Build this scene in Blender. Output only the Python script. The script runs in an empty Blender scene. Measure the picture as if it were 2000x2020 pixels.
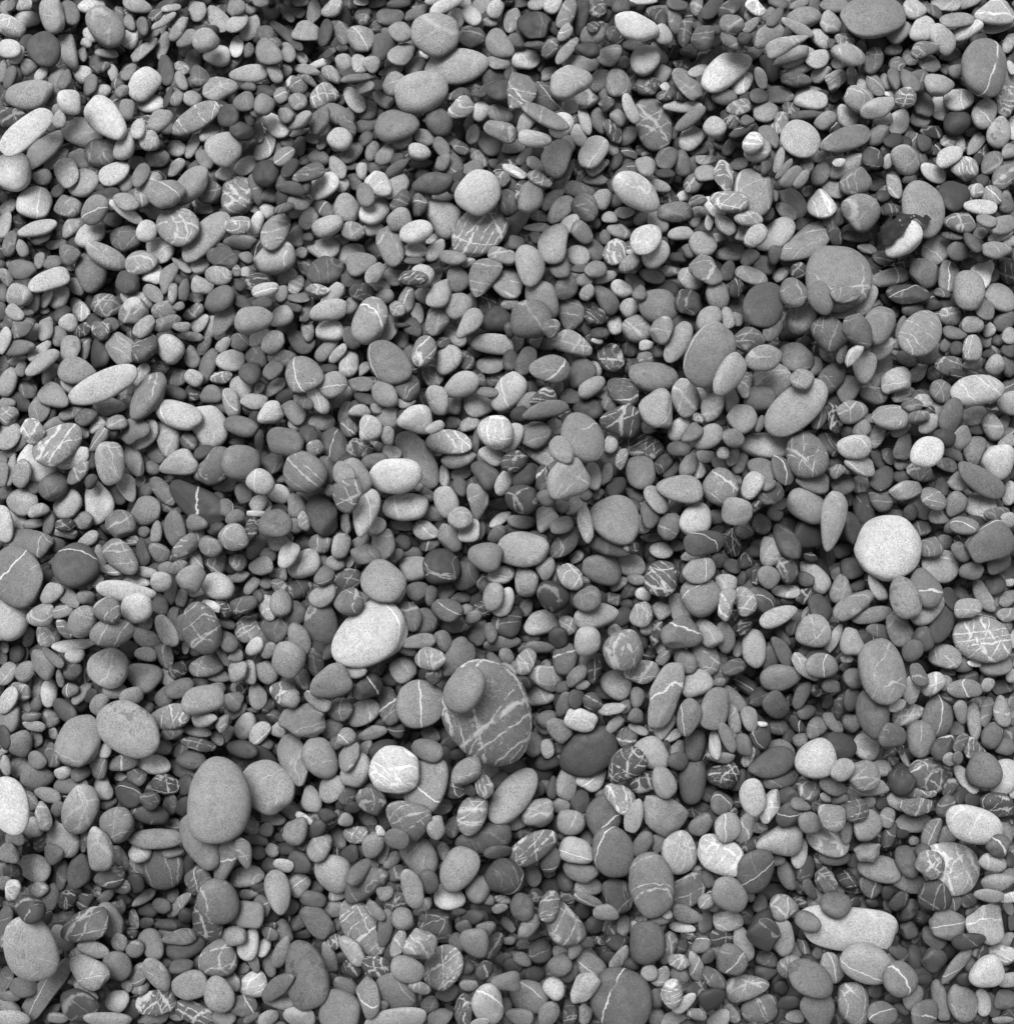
import bpy, math
import numpy as np
from mathutils import Vector, Matrix

# ---------------------------------------------------------------- camera
PX = 0.0008                      # metres of beach that one unit of the survey below spans
D = 2400.0                       # camera distance, in the same units
TILT = math.radians(11.0)        # the camera leans this far from straight down
W2, H2 = 1000.0, 1010.0
scene = bpy.context.scene
COL = scene.collection
cam_z = D * math.cos(TILT) * PX
cam_data = bpy.data.cameras.new('camera')
cam = bpy.data.objects.new('camera', cam_data)
COL.objects.link(cam)
CAM = np.array([0.0, -D * math.sin(TILT) * PX, cam_z])
cam.location = CAM
cam.rotation_euler = (TILT, 0.0, 0.0)
cam_data.sensor_fit = 'HORIZONTAL'
cam_data.angle = 2 * math.atan(W2 / D)
cam_data.clip_start = 0.05
cam_data.clip_end = 2000.0
scene.camera = cam

# ---------------------------------------------------------------- sky, sun, exposure
SUN_EL, SUN_AZ = math.radians(60.0), math.radians(-28.0)   # azimuth clockwise from +y
world = bpy.data.worlds.new('World')
scene.world = world
world.use_nodes = True
wt = world.node_tree
wt.nodes.clear()
sky = wt.nodes.new('ShaderNodeTexSky')
sky.sky_type = 'NISHITA'
sky.sun_disc = False
sky.sun_elevation = SUN_EL
sky.sun_rotation = SUN_AZ
sky.air_density = 1.0
sky.dust_density = 2.5
bw = wt.nodes.new('ShaderNodeRGBToBW')
bg = wt.nodes.new('ShaderNodeBackground')
bg.inputs['Strength'].default_value = 0.07
wo = wt.nodes.new('ShaderNodeOutputWorld')
wt.links.new(sky.outputs['Color'], bw.inputs['Color'])
wt.links.new(bw.outputs['Val'], bg.inputs['Color'])
wt.links.new(bg.outputs['Background'], wo.inputs['Surface'])
sun_data = bpy.data.lights.new('sun', 'SUN')
sun_data.energy = 1.5
sun_data.angle = math.radians(38.0)
sun = bpy.data.objects.new('sun', sun_data)
COL.objects.link(sun)
sd = Vector((math.sin(SUN_AZ) * math.cos(SUN_EL), math.cos(SUN_AZ) * math.cos(SUN_EL), math.sin(SUN_EL)))
sun.rotation_euler = sd.to_track_quat('Z', 'Y').to_euler()
sun.location = sd * 20
vs = scene.view_settings
vs.view_transform = 'Standard'
vs.look = 'None'
vs.gamma = 1.0
vs.use_curve_mapping = False
vs.exposure = 2.2

# ---------------------------------------------------------------- survey of the beach
# x y long short angle tone level flags ; tone: stone colour, with gap shade put into deep pebbles ; flags: v few veins, V many, b bold band, s spots, K angular, k nick, T wedge
SURVEY = """
22 10 13.1 7.3 65 40 2
48 9 15.7 12.5 20 55 2 V
103 30 37.9 23.0 -78 60 3 v
139 25 24.8 17.0 -65 44 1
54 37 27.4 15.7 5 68 2
16 50 31.4 19.6 -25 68 3 VK
71 59 19.6 9.1 0 40 1
89 99 34.0 31.4 -60 28 3
135 99 36.6 17.8 -78 58 2
208 52 45.7 31.4 -55 52 3 v
180 10 26.1 15.7 10 72 2 V
272 10 28.8 15.7 -20 65 2
235 29 18.8 9.9 -85 38 2
255 44 17.0 11.0 -60 51 2
282 51 18.8 11.8 -80 38 2
307 29 17.0 11.0 25 31 3 v
324 39 27.4 9.1 35 64 3
337 15 18.8 7.3 10 60 3
354 54 28.8 11.8 58 55 3
389 21 20.4 18.3 90 58 3
430 37 28.8 18.8 -55 58 2
465 13 19.6 17.0 60 48 3
467 44 24.8 15.2 35 64 3 b
257 76 20.4 16.2 70 75 2 b
178 68 15.7 13.1 -50 75 1
369 76 23.5 14.4 35 50 1
406 78 26.1 23.0 10 59 3
299 69 17.0 7.8 30 52 1
321 89 27.4 12.5 75 64 2
285 98 32.7 11.0 40 55 3 v
18 95 22.2 18.8 0 70 3
34 107 19.6 13.1 60 72 1
163 106 14.4 11.0 -80 59 2
212 104 24.8 9.9 -5 52 2
170 84 11.8 9.1 -30 60 1
429 110 26.1 20.4 0 75 3
467 91 22.2 13.6 80 83 2
5 139 22.2 9.1 80 53 2
20 153 24.8 11.8 75 38 2
56 131 17.0 15.7 -40 46 2
81 146 15.7 11.0 50 73 2
59 187 44.4 28.8 12 54 3 T
128 157 19.6 13.1 70 42 2
162 145 18.8 17.0 -30 77 2
179 167 22.2 13.6 80 47 3
199 133 19.6 10.5 20 32 1 v
223 144 19.6 10.5 -75 69 2
254 142 19.6 11.8 50 48 2
285 166 35.3 27.4 50 74 3
328 137 31.4 15.2 -80 31 1
233 167 13.1 12.5 0 35 2 b
242 180 15.2 13.1 40 50 3
200 180 21.4 12.5 10 64 3
359 133 15.7 11.0 -35 48 3 V
393 148 20.9 17.8 -55 35 2
357 159 19.6 11.8 -70 55 2
430 176 32.7 23.5 20 57 3
349 195 15.7 12.5 70 48 2
380 195 19.6 16.2 -20 56 2
299 205 26.1 17.8 8 77 2 v
250 217 22.2 16.2 80 48 2
137 201 25.6 21.4 -50 73 3
209 233 48.4 30.1 -50 75 4
52 259 61.4 26.1 40 75 4
88 294 48.4 20.9 42 83 3
16 234 34.0 23.5 0 24 2 v
117 235 18.8 13.1 80 59 2
163 261 37.9 27.4 -20 64 1 v
200 302 31.4 27.4 -15 45 2 v
246 288 28.8 18.8 75 64 2 v
24 340 39.2 36.6 0 76 2
112 314 28.8 13.1 40 68 1
84 348 18.8 15.7 0 72 1
159 314 22.2 18.8 -50 65 2
132 340 28.8 22.2 -70 66 2
166 361 30.1 24.8 35 59 2
226 341 31.4 20.4 25 71 3
278 344 24.8 15.2 65 44 3
273 254 19.6 14.4 80 64 3
295 277 20.4 18.8 -30 63 3 v
315 239 28.2 18.3 40 55 2
384 235 52.3 22.2 32 52 3 V
450 227 27.4 19.6 80 24 1
414 263 22.2 14.4 30 64 2
380 288 26.1 11.0 65 68 2
348 293 18.8 15.7 0 75 3
311 311 23.5 19.6 0 52 1
443 293 35.3 31.9 10 62 3
404 314 22.2 15.7 -50 46 2
348 329 22.2 12.5 55 58 2 v
293 371 39.2 19.6 55 56 2 v
374 366 47.0 24.8 50 55 2
327 382 36.6 26.1 10 49 3 b
272 321 20.9 13.1 0 59 1
442 342 15.7 14.4 0 68 2
408 374 27.4 23.5 -40 45 1 v
468 386 39.2 31.4 80 48 3 V
69 397 35.3 30.1 10 81 3 b
132 406 27.4 20.9 -10 54 3 v
188 413 31.4 23.5 50 50 2 b
248 397 25.6 16.2 -18 57 3
250 418 37.9 11.8 -35 75 2
223 433 18.3 14.4 -20 43 2
301 416 23.5 15.2 -10 72 2
16 408 19.6 11.8 35 72 2 V
8 444 27.4 14.4 75 68 2 V
73 451 37.9 14.4 15 69 3
144 446 27.4 15.7 42 56 2 v
178 463 31.4 22.2 35 68 3
248 470 29.3 24.8 0 41 3 v
290 455 21.4 19.9 80 73 4
352 446 41.3 36.6 -10 53 3 V
405 467 61.4 26.1 45 56 3
470 444 26.1 17.8 5 51 3 V
20 481 26.1 13.6 75 39 2
43 489 18.3 11.8 -65 56 2
112 481 22.2 9.1 10 59 1
81 470 19.6 11.8 20 34 1
115 376 17.0 10.5 40 52 1
248 361 18.3 17.0 80 59 1
405 412 17.0 10.5 0 64 2
332 191 22.2 7.3 70 28 1
361 220 18.3 13.1 20 55 1
516 3 18.3 13.1 -10 47 2
565 26 20.9 8.4 -50 40 1
584 21 19.6 11.8 -15 40 1
619 22 24.8 14.4 85 48 3
656 16 23.5 15.7 40 61 3 v
594 3 15.7 9.1 0 64 2
693 5 19.6 13.1 -10 20 1
714 26 18.3 14.4 20 36 1
716 38 13.1 13.1 0 39 3 v
746 4 20.9 11.8 15 38 1
788 5 23.5 11.8 5 31 2
712 1 14.4 9.1 0 64 3 v
769 33 27.4 17.0 0 37 3 v
823 25 26.1 13.6 25 42 3
855 0 17.0 10.5 10 65 2
880 10 35.3 13.1 25 72 3 v
858 65 47.0 41.8 -10 55 4
897 38 23.5 18.3 60 75 1
930 30 22.2 16.2 -55 73 3
948 10 24.8 15.7 30 57 2
978 16 20.4 15.7 70 72 3
916 5 13.1 10.5 0 78 2 b
965 43 15.7 9.9 0 57 2
931 72 28.8 22.2 10 33 2 v
524 63 17.0 15.7 10 35 2
565 68 41.8 11.8 -42 25 2
605 63 27.4 20.9 0 57 3 T
642 65 27.4 13.1 78 24 2
675 67 22.2 13.1 -70 40 3
713 77 26.7 25.6 -30 51 3 b
790 63 23.5 18.8 -25 51 3 v
756 91 30.1 24.0 55 34 2
764 63 13.1 10.5 0 41 1
793 105 27.4 18.8 30 56 3
818 132 22.2 18.8 50 48 3
837 107 11.8 9.9 -20 72 1 VK
542 84 13.1 10.5 -30 35 1
567 102 20.4 15.7 -70 50 2
595 114 15.7 9.9 -45 72 2 V
650 103 17.0 8.4 30 24 1
674 94 13.1 7.3 0 10 1
632 125 24.8 8.4 20 72 2
678 122 18.8 17.0 0 57 3
709 125 18.8 15.2 -75 64 3 b
733 125 17.8 15.7 -20 61 3
900 131 60.1 34.0 8 60 3 v
605 137 27.4 9.9 -12 52 2
543 146 19.6 12.5 -55 64 2
564 139 14.4 11.0 70 59 1
654 146 23.5 13.1 -40 56 3 V
584 167 22.2 15.7 -30 41 3 V
611 159 19.6 7.8 -40 45 2
635 154 24.8 10.5 -38 36 1
706 153 34.0 8.4 8 44 3
683 146 15.7 7.8 -20 24 1
772 140 24.8 10.5 15 55 1
520 178 23.5 13.1 -10 19 1
555 188 16.2 14.4 40 52 3 b
588 200 18.3 17.0 -20 48 3 v
639 189 30.1 22.2 30 53 2 V
671 195 13.1 11.8 -20 27 1 v
720 170 18.3 13.1 25 57 3
746 167 13.1 10.5 0 52 1
699 196 28.8 16.2 -55 75 3
725 217 20.9 17.0 45 48 2
778 165 24.8 19.6 50 53 2 v
756 195 24.8 15.7 -30 64 2 VK
829 182 51.8 39.2 18 59 4
780 247 41.8 30.1 8 44 4
899 188 17.0 9.1 15 28 2 V
944 186 15.7 5.8 0 24 1
910 212 26.1 18.8 30 56 3 V
952 217 22.2 17.0 35 73 2
866 240 31.4 24.8 -50 40 2
923 246 19.6 9.1 70 59 1
933 264 19.6 13.1 75 68 3
965 282 28.8 19.6 -40 36 1
505 222 13.1 9.9 -20 37 1
564 225 16.2 15.2 -40 50 2
594 237 26.1 13.1 38 56 3
544 247 30.1 17.8 -45 81 3
631 237 28.8 17.8 65 42 3
667 227 32.7 19.6 -25 45 2
684 246 26.1 11.8 -45 45 2 v
721 247 23.5 14.4 20 45 1
589 261 19.6 7.8 15 55 1
616 273 14.4 10.5 -20 55 2 b
641 267 31.4 13.1 65 49 1 b
671 274 24.0 22.2 -20 66 4
721 274 17.0 12.5 45 41 2
568 280 13.1 11.8 0 35 1
591 288 19.6 13.1 80 52 1
561 308 23.5 16.2 35 48 3 b
692 301 24.8 17.0 40 52 2
735 297 20.9 13.1 70 47 3
761 304 24.8 15.2 55 50 3
784 314 15.7 11.8 30 24 1
837 272 22.2 15.7 -30 56 2 v
871 290 22.2 14.4 -60 41 2
827 299 22.2 17.0 -20 71 4
889 277 19.6 9.1 -20 55 1
909 291 19.6 11.8 -35 40 3 b
793 277 22.2 14.4 40 55 1
572 332 22.2 13.1 45 16 1
610 341 31.4 15.2 20 35 3 v
629 311 20.9 15.7 -20 41 2
602 315 14.4 10.5 20 52 1
666 329 25.6 15.2 -55 58 4
639 367 31.4 22.2 40 77 3
675 365 14.4 13.6 30 68 2
693 328 14.4 7.3 15 45 1
714 337 17.0 11.0 -85 75 3
739 333 15.7 11.0 -30 31 1
784 331 27.4 11.8 35 34 2
829 321 23.5 11.0 0 59 2
887 324 24.8 23.5 -30 37 2 v
874 320 19.6 13.1 60 43 3
942 310 24.8 11.8 -45 46 2 v
931 332 23.0 14.4 20 44 2
974 321 10.5 9.1 0 39 1
574 371 28.2 13.1 -12 31 3
533 383 17.0 17.0 0 43 1
700 358 18.3 16.2 -30 45 1
747 363 27.4 22.2 -40 66 3 V
784 365 30.1 19.6 50 56 2
854 362 38.7 21.4 8 31 3
908 371 17.0 14.4 0 24 1
943 379 43.9 40.5 45 73 4
720 384 23.5 17.0 -75 44 3
589 400 22.2 13.1 -20 46 2
560 410 20.4 11.0 20 32 3 v
639 410 23.5 14.4 -35 39 2 b
684 410 29.3 24.0 -60 58 3
738 416 31.4 24.0 30 78 3
791 395 27.4 17.0 50 31 2
827 405 22.2 14.4 80 38 2 b
874 429 39.2 30.1 -50 68 3
874 387 22.2 13.1 0 72 1
788 433 25.6 22.2 40 55 3 T
947 455 56.2 43.1 40 47 3 VT
527 416 17.0 14.4 -50 71 2
543 456 39.2 24.8 60 53 3 v
610 430 24.0 16.2 50 87 3
646 446 31.4 19.6 20 62 3
584 465 22.2 15.7 70 64 1
584 421 15.7 9.1 10 52 1
697 456 22.2 18.3 -20 52 2 V
821 457 32.7 20.9 20 71 4
735 452 19.6 13.1 10 64 2
857 468 19.6 7.8 35 72 2
674 472 15.7 12.5 10 68 1
607 468 11.8 9.1 0 40 1
1026 5 19.6 10.5 10 37 1
1061 5 19.6 14.4 20 62 3
1091 8 20.9 15.2 50 66 3
1119 24 31.4 16.2 68 48 3
1056 48 34.0 28.8 -20 19 3 K
1180 18 18.3 15.7 50 28 2 V
1146 31 36.6 15.7 80 25 1
1225 13 18.3 16.2 0 31 2
1254 52 43.1 25.6 -20 76 4
1308 67 20.9 16.2 -70 68 3
1269 0 26.1 9.1 0 68 3
1301 34 20.9 15.7 -60 24 2 v
1331 39 27.4 17.0 -80 49 2 v
1336 8 22.2 11.8 -10 32 2
1374 12 19.6 13.6 80 41 2 v
1406 13 28.8 15.7 50 25 1
1439 16 26.1 14.4 30 19 1
1353 63 28.8 13.6 75 31 2 v
1387 73 27.4 21.4 70 33 3 v
1442 47 24.0 21.4 -10 44 3 v
1482 48 20.9 9.9 40 50 3
1442 81 26.1 11.8 -35 39 2 v
1470 76 15.7 13.1 0 16 1
1114 64 20.9 11.8 55 56 3 bT
1169 69 24.8 19.6 20 43 2
1170 52 13.1 10.5 20 24 3 v
1210 69 19.6 15.7 -40 24 2 V
1086 95 21.4 15.2 55 38 2 v
1118 99 30.8 12.5 52 52 3
1038 115 27.4 22.2 5 75 3 v
1055 89 20.9 9.1 0 30 1
1159 98 24.8 15.2 -10 19 2
1204 107 26.1 18.3 30 72 2 v
1251 86 20.9 13.1 10 46 1 v
1272 119 30.8 26.7 50 68 4
1298 105 23.5 14.4 -60 48 1
1358 101 17.0 15.7 0 38 1
1408 110 26.1 13.1 30 43 1
1144 125 37.9 16.2 -5 59 2
1084 144 19.6 12.5 25 55 1
1123 161 39.2 30.8 18 58 4 b
1182 158 24.8 20.4 60 45 3
1076 193 34.0 23.5 -40 35 2 b
1157 193 23.5 18.3 20 44 3 v
1222 165 29.3 23.5 -60 48 3 bK
1278 170 24.0 20.4 0 33 3 V
1306 146 19.6 15.7 50 59 2
1311 170 10.5 9.1 20 72 3 bK
1311 188 17.0 10.5 10 31 2 v
1357 166 40.5 19.6 -45 47 3 v
1430 141 52.3 29.3 38 77 4
1379 139 22.2 11.0 20 60 3
1464 163 24.8 17.0 50 74 3 b
1429 191 24.8 15.7 0 46 2
1076 230 49.7 16.2 -28 44 4
1107 246 26.1 20.9 50 78 2
1037 243 24.8 15.2 60 55 2
1055 273 33.5 16.2 -8 62 4
1123 209 17.0 13.1 -20 59 2
1196 205 17.0 13.6 40 32 2 v
1154 238 27.4 11.8 -75 70 3
1183 238 25.6 17.0 -80 44 2
1220 231 17.8 14.4 -50 56 3
1243 214 30.8 12.5 -68 71 4
1288 246 53.6 35.3 -75 42 3 V
1348 210 37.9 11.8 0 66 2
1363 233 36.6 13.1 38 47 3
1457 212 23.5 15.7 10 48 2 V
1439 235 23.5 17.0 -40 19 1 v
1410 251 22.2 20.9 -30 64 4
1473 237 13.1 9.9 0 35 2
1463 257 26.1 10.5 28 28 2 b
1142 267 22.2 15.2 -70 71 2
1120 285 18.3 14.4 -60 55 1
1209 259 26.1 14.4 -60 28 2 V
1237 267 22.2 15.7 60 45 2 v
1363 272 26.1 21.4 50 72 3
1329 261 14.4 9.1 80 41 1
1097 311 37.9 28.2 70 62 3
1171 299 35.3 24.8 50 69 4 v
1243 302 17.8 8.4 -25 28 3 b
1206 295 17.0 12.5 -20 46 2
1178 329 24.8 12.5 30 55 2
1034 308 20.9 10.5 50 38 1
1055 324 19.6 13.1 -40 55 2 v
1315 312 24.0 19.6 45 35 3 v
1345 323 25.6 17.8 -80 37 2
1273 328 21.4 17.8 -60 55 3
1380 298 19.6 9.9 10 43 1
1438 290 17.8 11.8 60 55 2
1395 315 23.5 9.1 0 58 3 V
1456 324 19.6 12.5 20 44 1
1216 319 18.3 11.8 60 23 1
1311 342 20.9 9.1 0 16 1
1065 353 27.4 12.5 -28 56 3 V
1114 345 34.0 12.5 60 49 1 v
1046 389 34.0 23.5 75 49 3
1220 353 30.1 13.1 55 31 2
1175 354 23.5 11.0 0 46 2
1392 342 22.2 16.2 0 54 3
1429 348 32.7 18.8 -70 44 3 V
1367 361 21.4 20.4 -10 42 2 v
1255 378 49.7 30.1 -35 72 4 v
1299 366 23.5 12.5 -15 65 2
1349 387 16.2 10.5 15 83 3
1316 389 19.6 14.4 0 26 1 V
1376 395 18.3 10.5 15 31 2
1439 397 36.6 20.4 -5 51 4 V
1408 408 26.1 14.4 -40 76 2
1332 418 34.0 19.6 0 47 3 v
1379 418 15.7 11.8 0 59 1
1141 376 31.4 17.0 -15 47 2
1187 392 21.4 17.8 60 64 2
1154 410 31.4 23.5 -50 42 2 v
1089 392 28.8 13.1 50 49 1
1106 414 32.7 17.8 45 68 3
1124 442 23.5 15.7 35 83 2
1063 426 19.6 11.0 -20 55 2 b
1203 429 15.7 11.0 -5 68 3
1231 419 20.4 11.8 10 55 2
1222 456 23.5 13.6 -20 65 3 b
1269 429 22.2 11.8 30 46 1
1297 439 23.5 17.8 -50 65 2
1399 436 18.3 8.4 80 60 3
1342 461 25.6 13.1 3 64 3
1370 436 13.1 11.8 60 55 1
1430 444 24.8 16.2 -50 58 3 v
1463 460 15.7 12.5 60 55 2 V
1273 473 31.4 27.4 40 69 4 v
1148 459 24.8 18.3 -50 52 2 v
1059 448 24.8 8.4 3 80 3 b
1193 468 16.2 11.8 -80 45 2
1418 468 11.8 9.9 20 59 2
1058 468 13.1 11.0 -40 55 1
1131 478 13.1 10.5 0 52 1
1251 497 15.7 7.8 0 66 2 b
1537 5 19.6 13.1 -20 35 2
1576 7 20.9 9.1 20 49 3
1518 26 19.6 9.1 50 44 2
1529 33 22.2 10.5 50 38 3
1586 33 32.7 20.4 5 50 3
1602 8 22.2 15.7 -70 32 1
1646 8 27.4 15.7 0 46 2
1637 44 24.8 20.9 -85 62 3 v
1574 55 35.3 12.5 -30 60 3
1618 76 23.5 15.2 -50 74 2
1547 88 40.5 15.2 20 55 4 v
1560 107 39.2 15.2 25 56 2
1571 112 34.0 17.0 25 65 1
1614 115 23.5 18.3 20 68 3
1576 137 28.8 10.5 20 55 1
1569 157 30.1 17.0 -5 38 2
1618 145 22.2 14.4 30 62 2
1648 159 23.5 18.8 40 54 3 VK
1723 31 60.6 41.8 0 48 4
1801 16 23.0 19.6 -30 63 3 v
1772 63 26.1 18.8 35 52 2
1865 5 28.8 15.7 -10 66 3
1842 21 20.9 11.0 -40 34 2
1908 5 28.8 10.5 15 58 2
1888 39 33.5 14.4 3 52 3
1963 24 36.6 24.8 5 65 3 V
1908 60 32.7 16.2 30 71 2 v
1973 50 36.6 11.8 15 65 2
1819 58 26.1 22.2 60 71 3
1858 76 32.7 21.4 -60 67 3
1824 97 28.8 15.2 12 41 4 V
1761 98 18.8 11.0 10 52 2
1940 133 56.2 43.1 -85 44 4 b
1991 84 20.9 11.8 65 64 2
1673 108 33.5 20.4 -22 58 4 v
1697 94 14.4 10.5 -60 77 2 V
1667 78 20.9 13.1 -10 42 2 V
1641 84 10.5 9.1 -30 28 1
1722 118 27.4 18.8 70 34 2 v
1795 112 17.8 13.6 -45 50 2 v
1833 125 20.9 16.2 -20 44 2 v
1874 107 22.2 13.1 25 46 1
1994 133 14.4 7.8 -70 68 2
1769 128 17.0 15.7 20 38 2 v
1866 136 15.7 10.5 -20 55 1
1884 140 14.4 14.4 0 46 2
1744 135 10.5 7.3 30 52 2
1654 125 15.7 12.5 0 52 1
1680 149 18.3 12.5 -80 59 2
1701 154 13.1 11.8 0 43 1
1764 154 22.2 12.5 -75 39 3
1748 159 17.0 11.8 -60 48 2
1726 167 24.8 14.4 -60 46 3 b
1706 174 20.9 13.1 -50 60 3 v
1793 159 26.1 15.7 -60 42 2
1852 167 28.2 21.4 -15 58 3
1811 159 23.5 20.9 -20 37 1 v
1537 188 28.8 17.0 0 55 2
1601 197 31.9 17.8 -3 70 4
1693 195 29.3 24.8 -40 54 3 V
1733 212 36.6 20.4 18 62 4
1785 192 22.2 19.6 30 41 3 V
1754 183 13.1 7.8 -10 88 1 b
1820 206 27.4 20.4 -70 49 3
1853 212 24.8 18.3 -80 75 2
1891 196 28.8 20.4 5 66 3 V
1942 222 30.1 22.2 65 65 3 b
1887 242 27.4 23.0 20 23 3
1984 196 34.0 20.9 75 46 1 V
1649 188 15.7 10.5 40 35 1
1559 212 17.0 12.5 -20 35 2 v
1589 227 32.7 9.9 5 30 2
1541 243 24.0 15.2 75 48 3 V
1629 238 23.0 16.2 30 53 3
1669 229 24.8 18.3 -60 68 3
1578 272 39.2 33.5 -30 64 4
1670 274 49.7 23.0 18 43 4 v
1730 267 27.4 17.8 30 42 2
1773 240 26.1 19.6 60 75 2
1743 235 19.6 12.5 20 59 1
1701 238 14.4 9.1 -20 48 1
1814 237 20.9 13.1 -20 48 1
1837 259 23.5 13.1 -5 19 1 v
1970 261 31.4 22.2 80 64 3 s
1926 282 27.4 12.5 55 57 3
1918 259 17.0 10.5 20 43 1
1870 277 15.7 12.5 0 46 3 v
1892 280 19.6 11.0 -70 59 1
1824 282 17.8 14.4 -60 31 2
1761 277 19.6 14.4 10 14 1
1785 280 15.7 11.8 -20 9 1
1848 293 14.4 9.1 60 24 2 b
1872 308 27.4 17.8 30 71 4
1989 298 17.0 14.4 40 50 2
1997 251 23.5 13.1 80 75 2
1537 315 26.1 9.9 75 55 3
1611 308 15.7 11.8 -20 55 2
1641 302 24.8 16.2 -30 52 3 V
1653 320 13.6 8.4 0 74 4 VK
1721 312 23.5 20.4 -10 25 3 v
1751 318 15.7 10.5 70 63 2 v
1786 315 31.9 24.8 -60 51 3
1815 311 19.6 11.8 -60 28 1
1841 341 27.4 15.7 -30 78 3
1903 333 25.6 24.0 0 60 4 V
1956 321 24.8 18.8 50 41 3
1981 348 28.8 19.6 50 44 2 V
1670 327 37.9 18.8 33 65 2
1618 342 24.8 17.8 70 62 3
1547 333 24.8 7.3 50 46 3
1563 348 26.1 16.2 40 44 2
1581 353 20.9 10.5 50 51 2
1591 325 14.4 12.5 -30 35 1
1687 358 30.1 26.1 20 41 3 v
1644 371 24.8 17.8 -35 58 2
1763 363 31.4 14.4 -80 56 3 V
1730 363 19.6 12.5 20 27 1
1793 353 15.7 9.1 20 52 1
1821 413 56.2 37.9 -75 54 3
1879 386 31.4 27.4 -10 8 2
1938 355 13.1 11.8 0 25 2 v
1925 376 17.0 15.7 20 55 3 V
1956 386 21.4 18.8 -50 51 3 b
1933 408 32.7 15.2 -5 71 3
1984 399 22.2 14.4 -80 42 2
1563 397 37.9 20.9 -50 65 2
1550 416 24.0 13.6 -35 68 3
1524 374 24.8 11.0 -75 62 1
1620 403 27.4 25.6 -60 71 3 V
1697 418 37.9 34.0 -40 50 3 v
1740 387 14.4 13.1 0 19 1
1755 413 19.6 13.1 0 16 2 v
1649 429 28.8 18.3 20 33 1
1586 442 20.9 13.1 10 37 1
1892 438 30.8 19.6 -5 38 3 v
1946 435 22.2 11.8 -15 49 3
1978 444 26.1 18.3 20 50 2
1973 465 26.1 10.5 20 62 2
1646 463 23.5 13.1 -70 30 1
1691 465 28.8 13.6 0 40 1
1918 478 23.5 11.8 -50 31 2
1934 460 14.4 11.8 20 46 1
1879 465 23.5 7.8 -5 29 1
1991 476 15.7 13.1 10 68 1
1594 376 13.1 10.5 30 48 1 V
97 553 43.1 19.6 18 70 4
37 582 24.8 22.2 0 59 3 v
44 531 27.4 19.6 -10 41 2
12 547 19.6 11.8 -60 51 2
133 526 15.7 6.5 -20 72 2
150 565 19.6 14.4 -50 49 2
303 542 20.9 17.8 10 75 3
332 547 31.4 14.4 68 49 3
358 523 22.2 7.3 -38 55 2
395 525 18.3 15.2 20 72 2
431 543 25.6 18.8 -5 54 3 v
399 564 23.0 17.8 -20 62 3
387 585 15.2 13.6 0 72 2 VK
433 591 31.4 24.0 35 38 3
363 573 22.2 11.8 80 38 2
302 579 23.5 14.4 -40 49 2
341 579 20.4 10.5 80 51 3 v
251 557 26.1 23.5 -20 29 2
264 557 15.7 13.1 -20 29 1
484 534 11.8 10.5 0 59 2 VK
467 534 11.8 9.1 90 40 1 V
474 564 11.8 11.0 0 24 1
209 602 27.4 24.8 0 41 3 VK
271 594 32.7 20.9 -20 72 2 v
264 615 29.3 25.6 20 51 3 V
323 612 24.8 18.8 10 49 2 v
329 636 27.4 15.7 20 44 2
285 644 26.1 15.7 45 56 3
65 594 20.9 14.4 90 52 1
91 589 19.6 9.9 62 75 3
115 586 24.8 18.3 65 68 2
157 611 25.6 15.7 -60 71 3 bV
29 616 19.6 13.6 -35 56 3
4 576 19.6 11.8 90 49 2
4 615 19.6 10.5 90 37 2
54 615 13.1 8.4 -10 52 1
88 612 9.9 7.8 0 55 1
123 620 20.9 14.4 40 19 1
44 645 27.4 18.3 50 39 3
90 647 25.6 15.2 80 56 3
16 641 17.0 10.5 10 31 1
69 657 18.3 10.5 70 55 1
115 664 23.5 17.0 -60 47 2
136 637 18.8 17.0 -20 67 3 v
163 651 19.6 12.5 35 22 3 V
199 651 19.6 17.8 -40 35 3 V
218 641 17.0 14.4 0 36 1
139 687 27.4 19.6 80 53 3 s
37 687 31.4 15.7 5 41 3
78 693 27.4 11.8 38 63 3 V
8 672 26.1 11.8 75 70 3
169 688 22.2 9.1 80 44 2 v
197 698 30.1 17.8 -85 19 2
240 688 32.7 27.4 -50 52 2
285 685 31.4 23.5 60 33 3 V
336 688 29.3 25.6 -60 69 4
379 704 23.5 14.4 -80 57 2
327 662 18.3 11.8 0 55 1
374 663 26.1 9.1 -5 52 2
359 645 17.8 9.9 0 53 2
395 636 20.9 13.6 50 68 3
382 615 22.2 13.1 30 48 2 V
353 604 11.8 8.4 20 48 2
442 628 34.0 19.6 70 52 3
418 646 23.5 15.7 70 62 2
434 661 12.5 11.0 0 31 2
473 675 19.6 17.0 -20 49 3 b
440 680 18.3 11.0 50 64 3
403 680 20.9 11.8 60 41 2
84 715 39.2 14.4 35 59 3
152 732 36.6 25.6 -12 53 3
34 711 18.3 9.9 15 55 2 V
42 727 15.7 11.0 75 56 2
4 725 24.8 11.8 70 59 2
16 753 30.8 17.0 65 62 3
56 766 23.0 19.6 -50 39 2 v
101 738 23.5 14.4 50 46 1
203 760 71.9 28.2 25 69 4
280 740 24.8 13.1 70 72 3 b
291 782 51.0 26.1 58 46 4 v
348 743 23.5 18.3 0 49 1 v
314 725 22.2 14.4 20 31 1 v
410 722 35.3 16.2 72 42 3
383 745 19.6 16.2 -30 68 4
455 711 27.4 20.9 5 69 3
436 745 22.2 13.1 10 46 2 V
418 779 20.4 18.8 0 44 3
379 777 19.6 16.2 0 22 1 v
345 774 24.8 13.1 -20 30 1
106 781 30.1 22.2 -22 53 3
41 793 24.8 15.7 -40 24 1
78 807 27.4 20.4 70 47 2 v
136 761 18.3 13.1 -40 63 1
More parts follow.
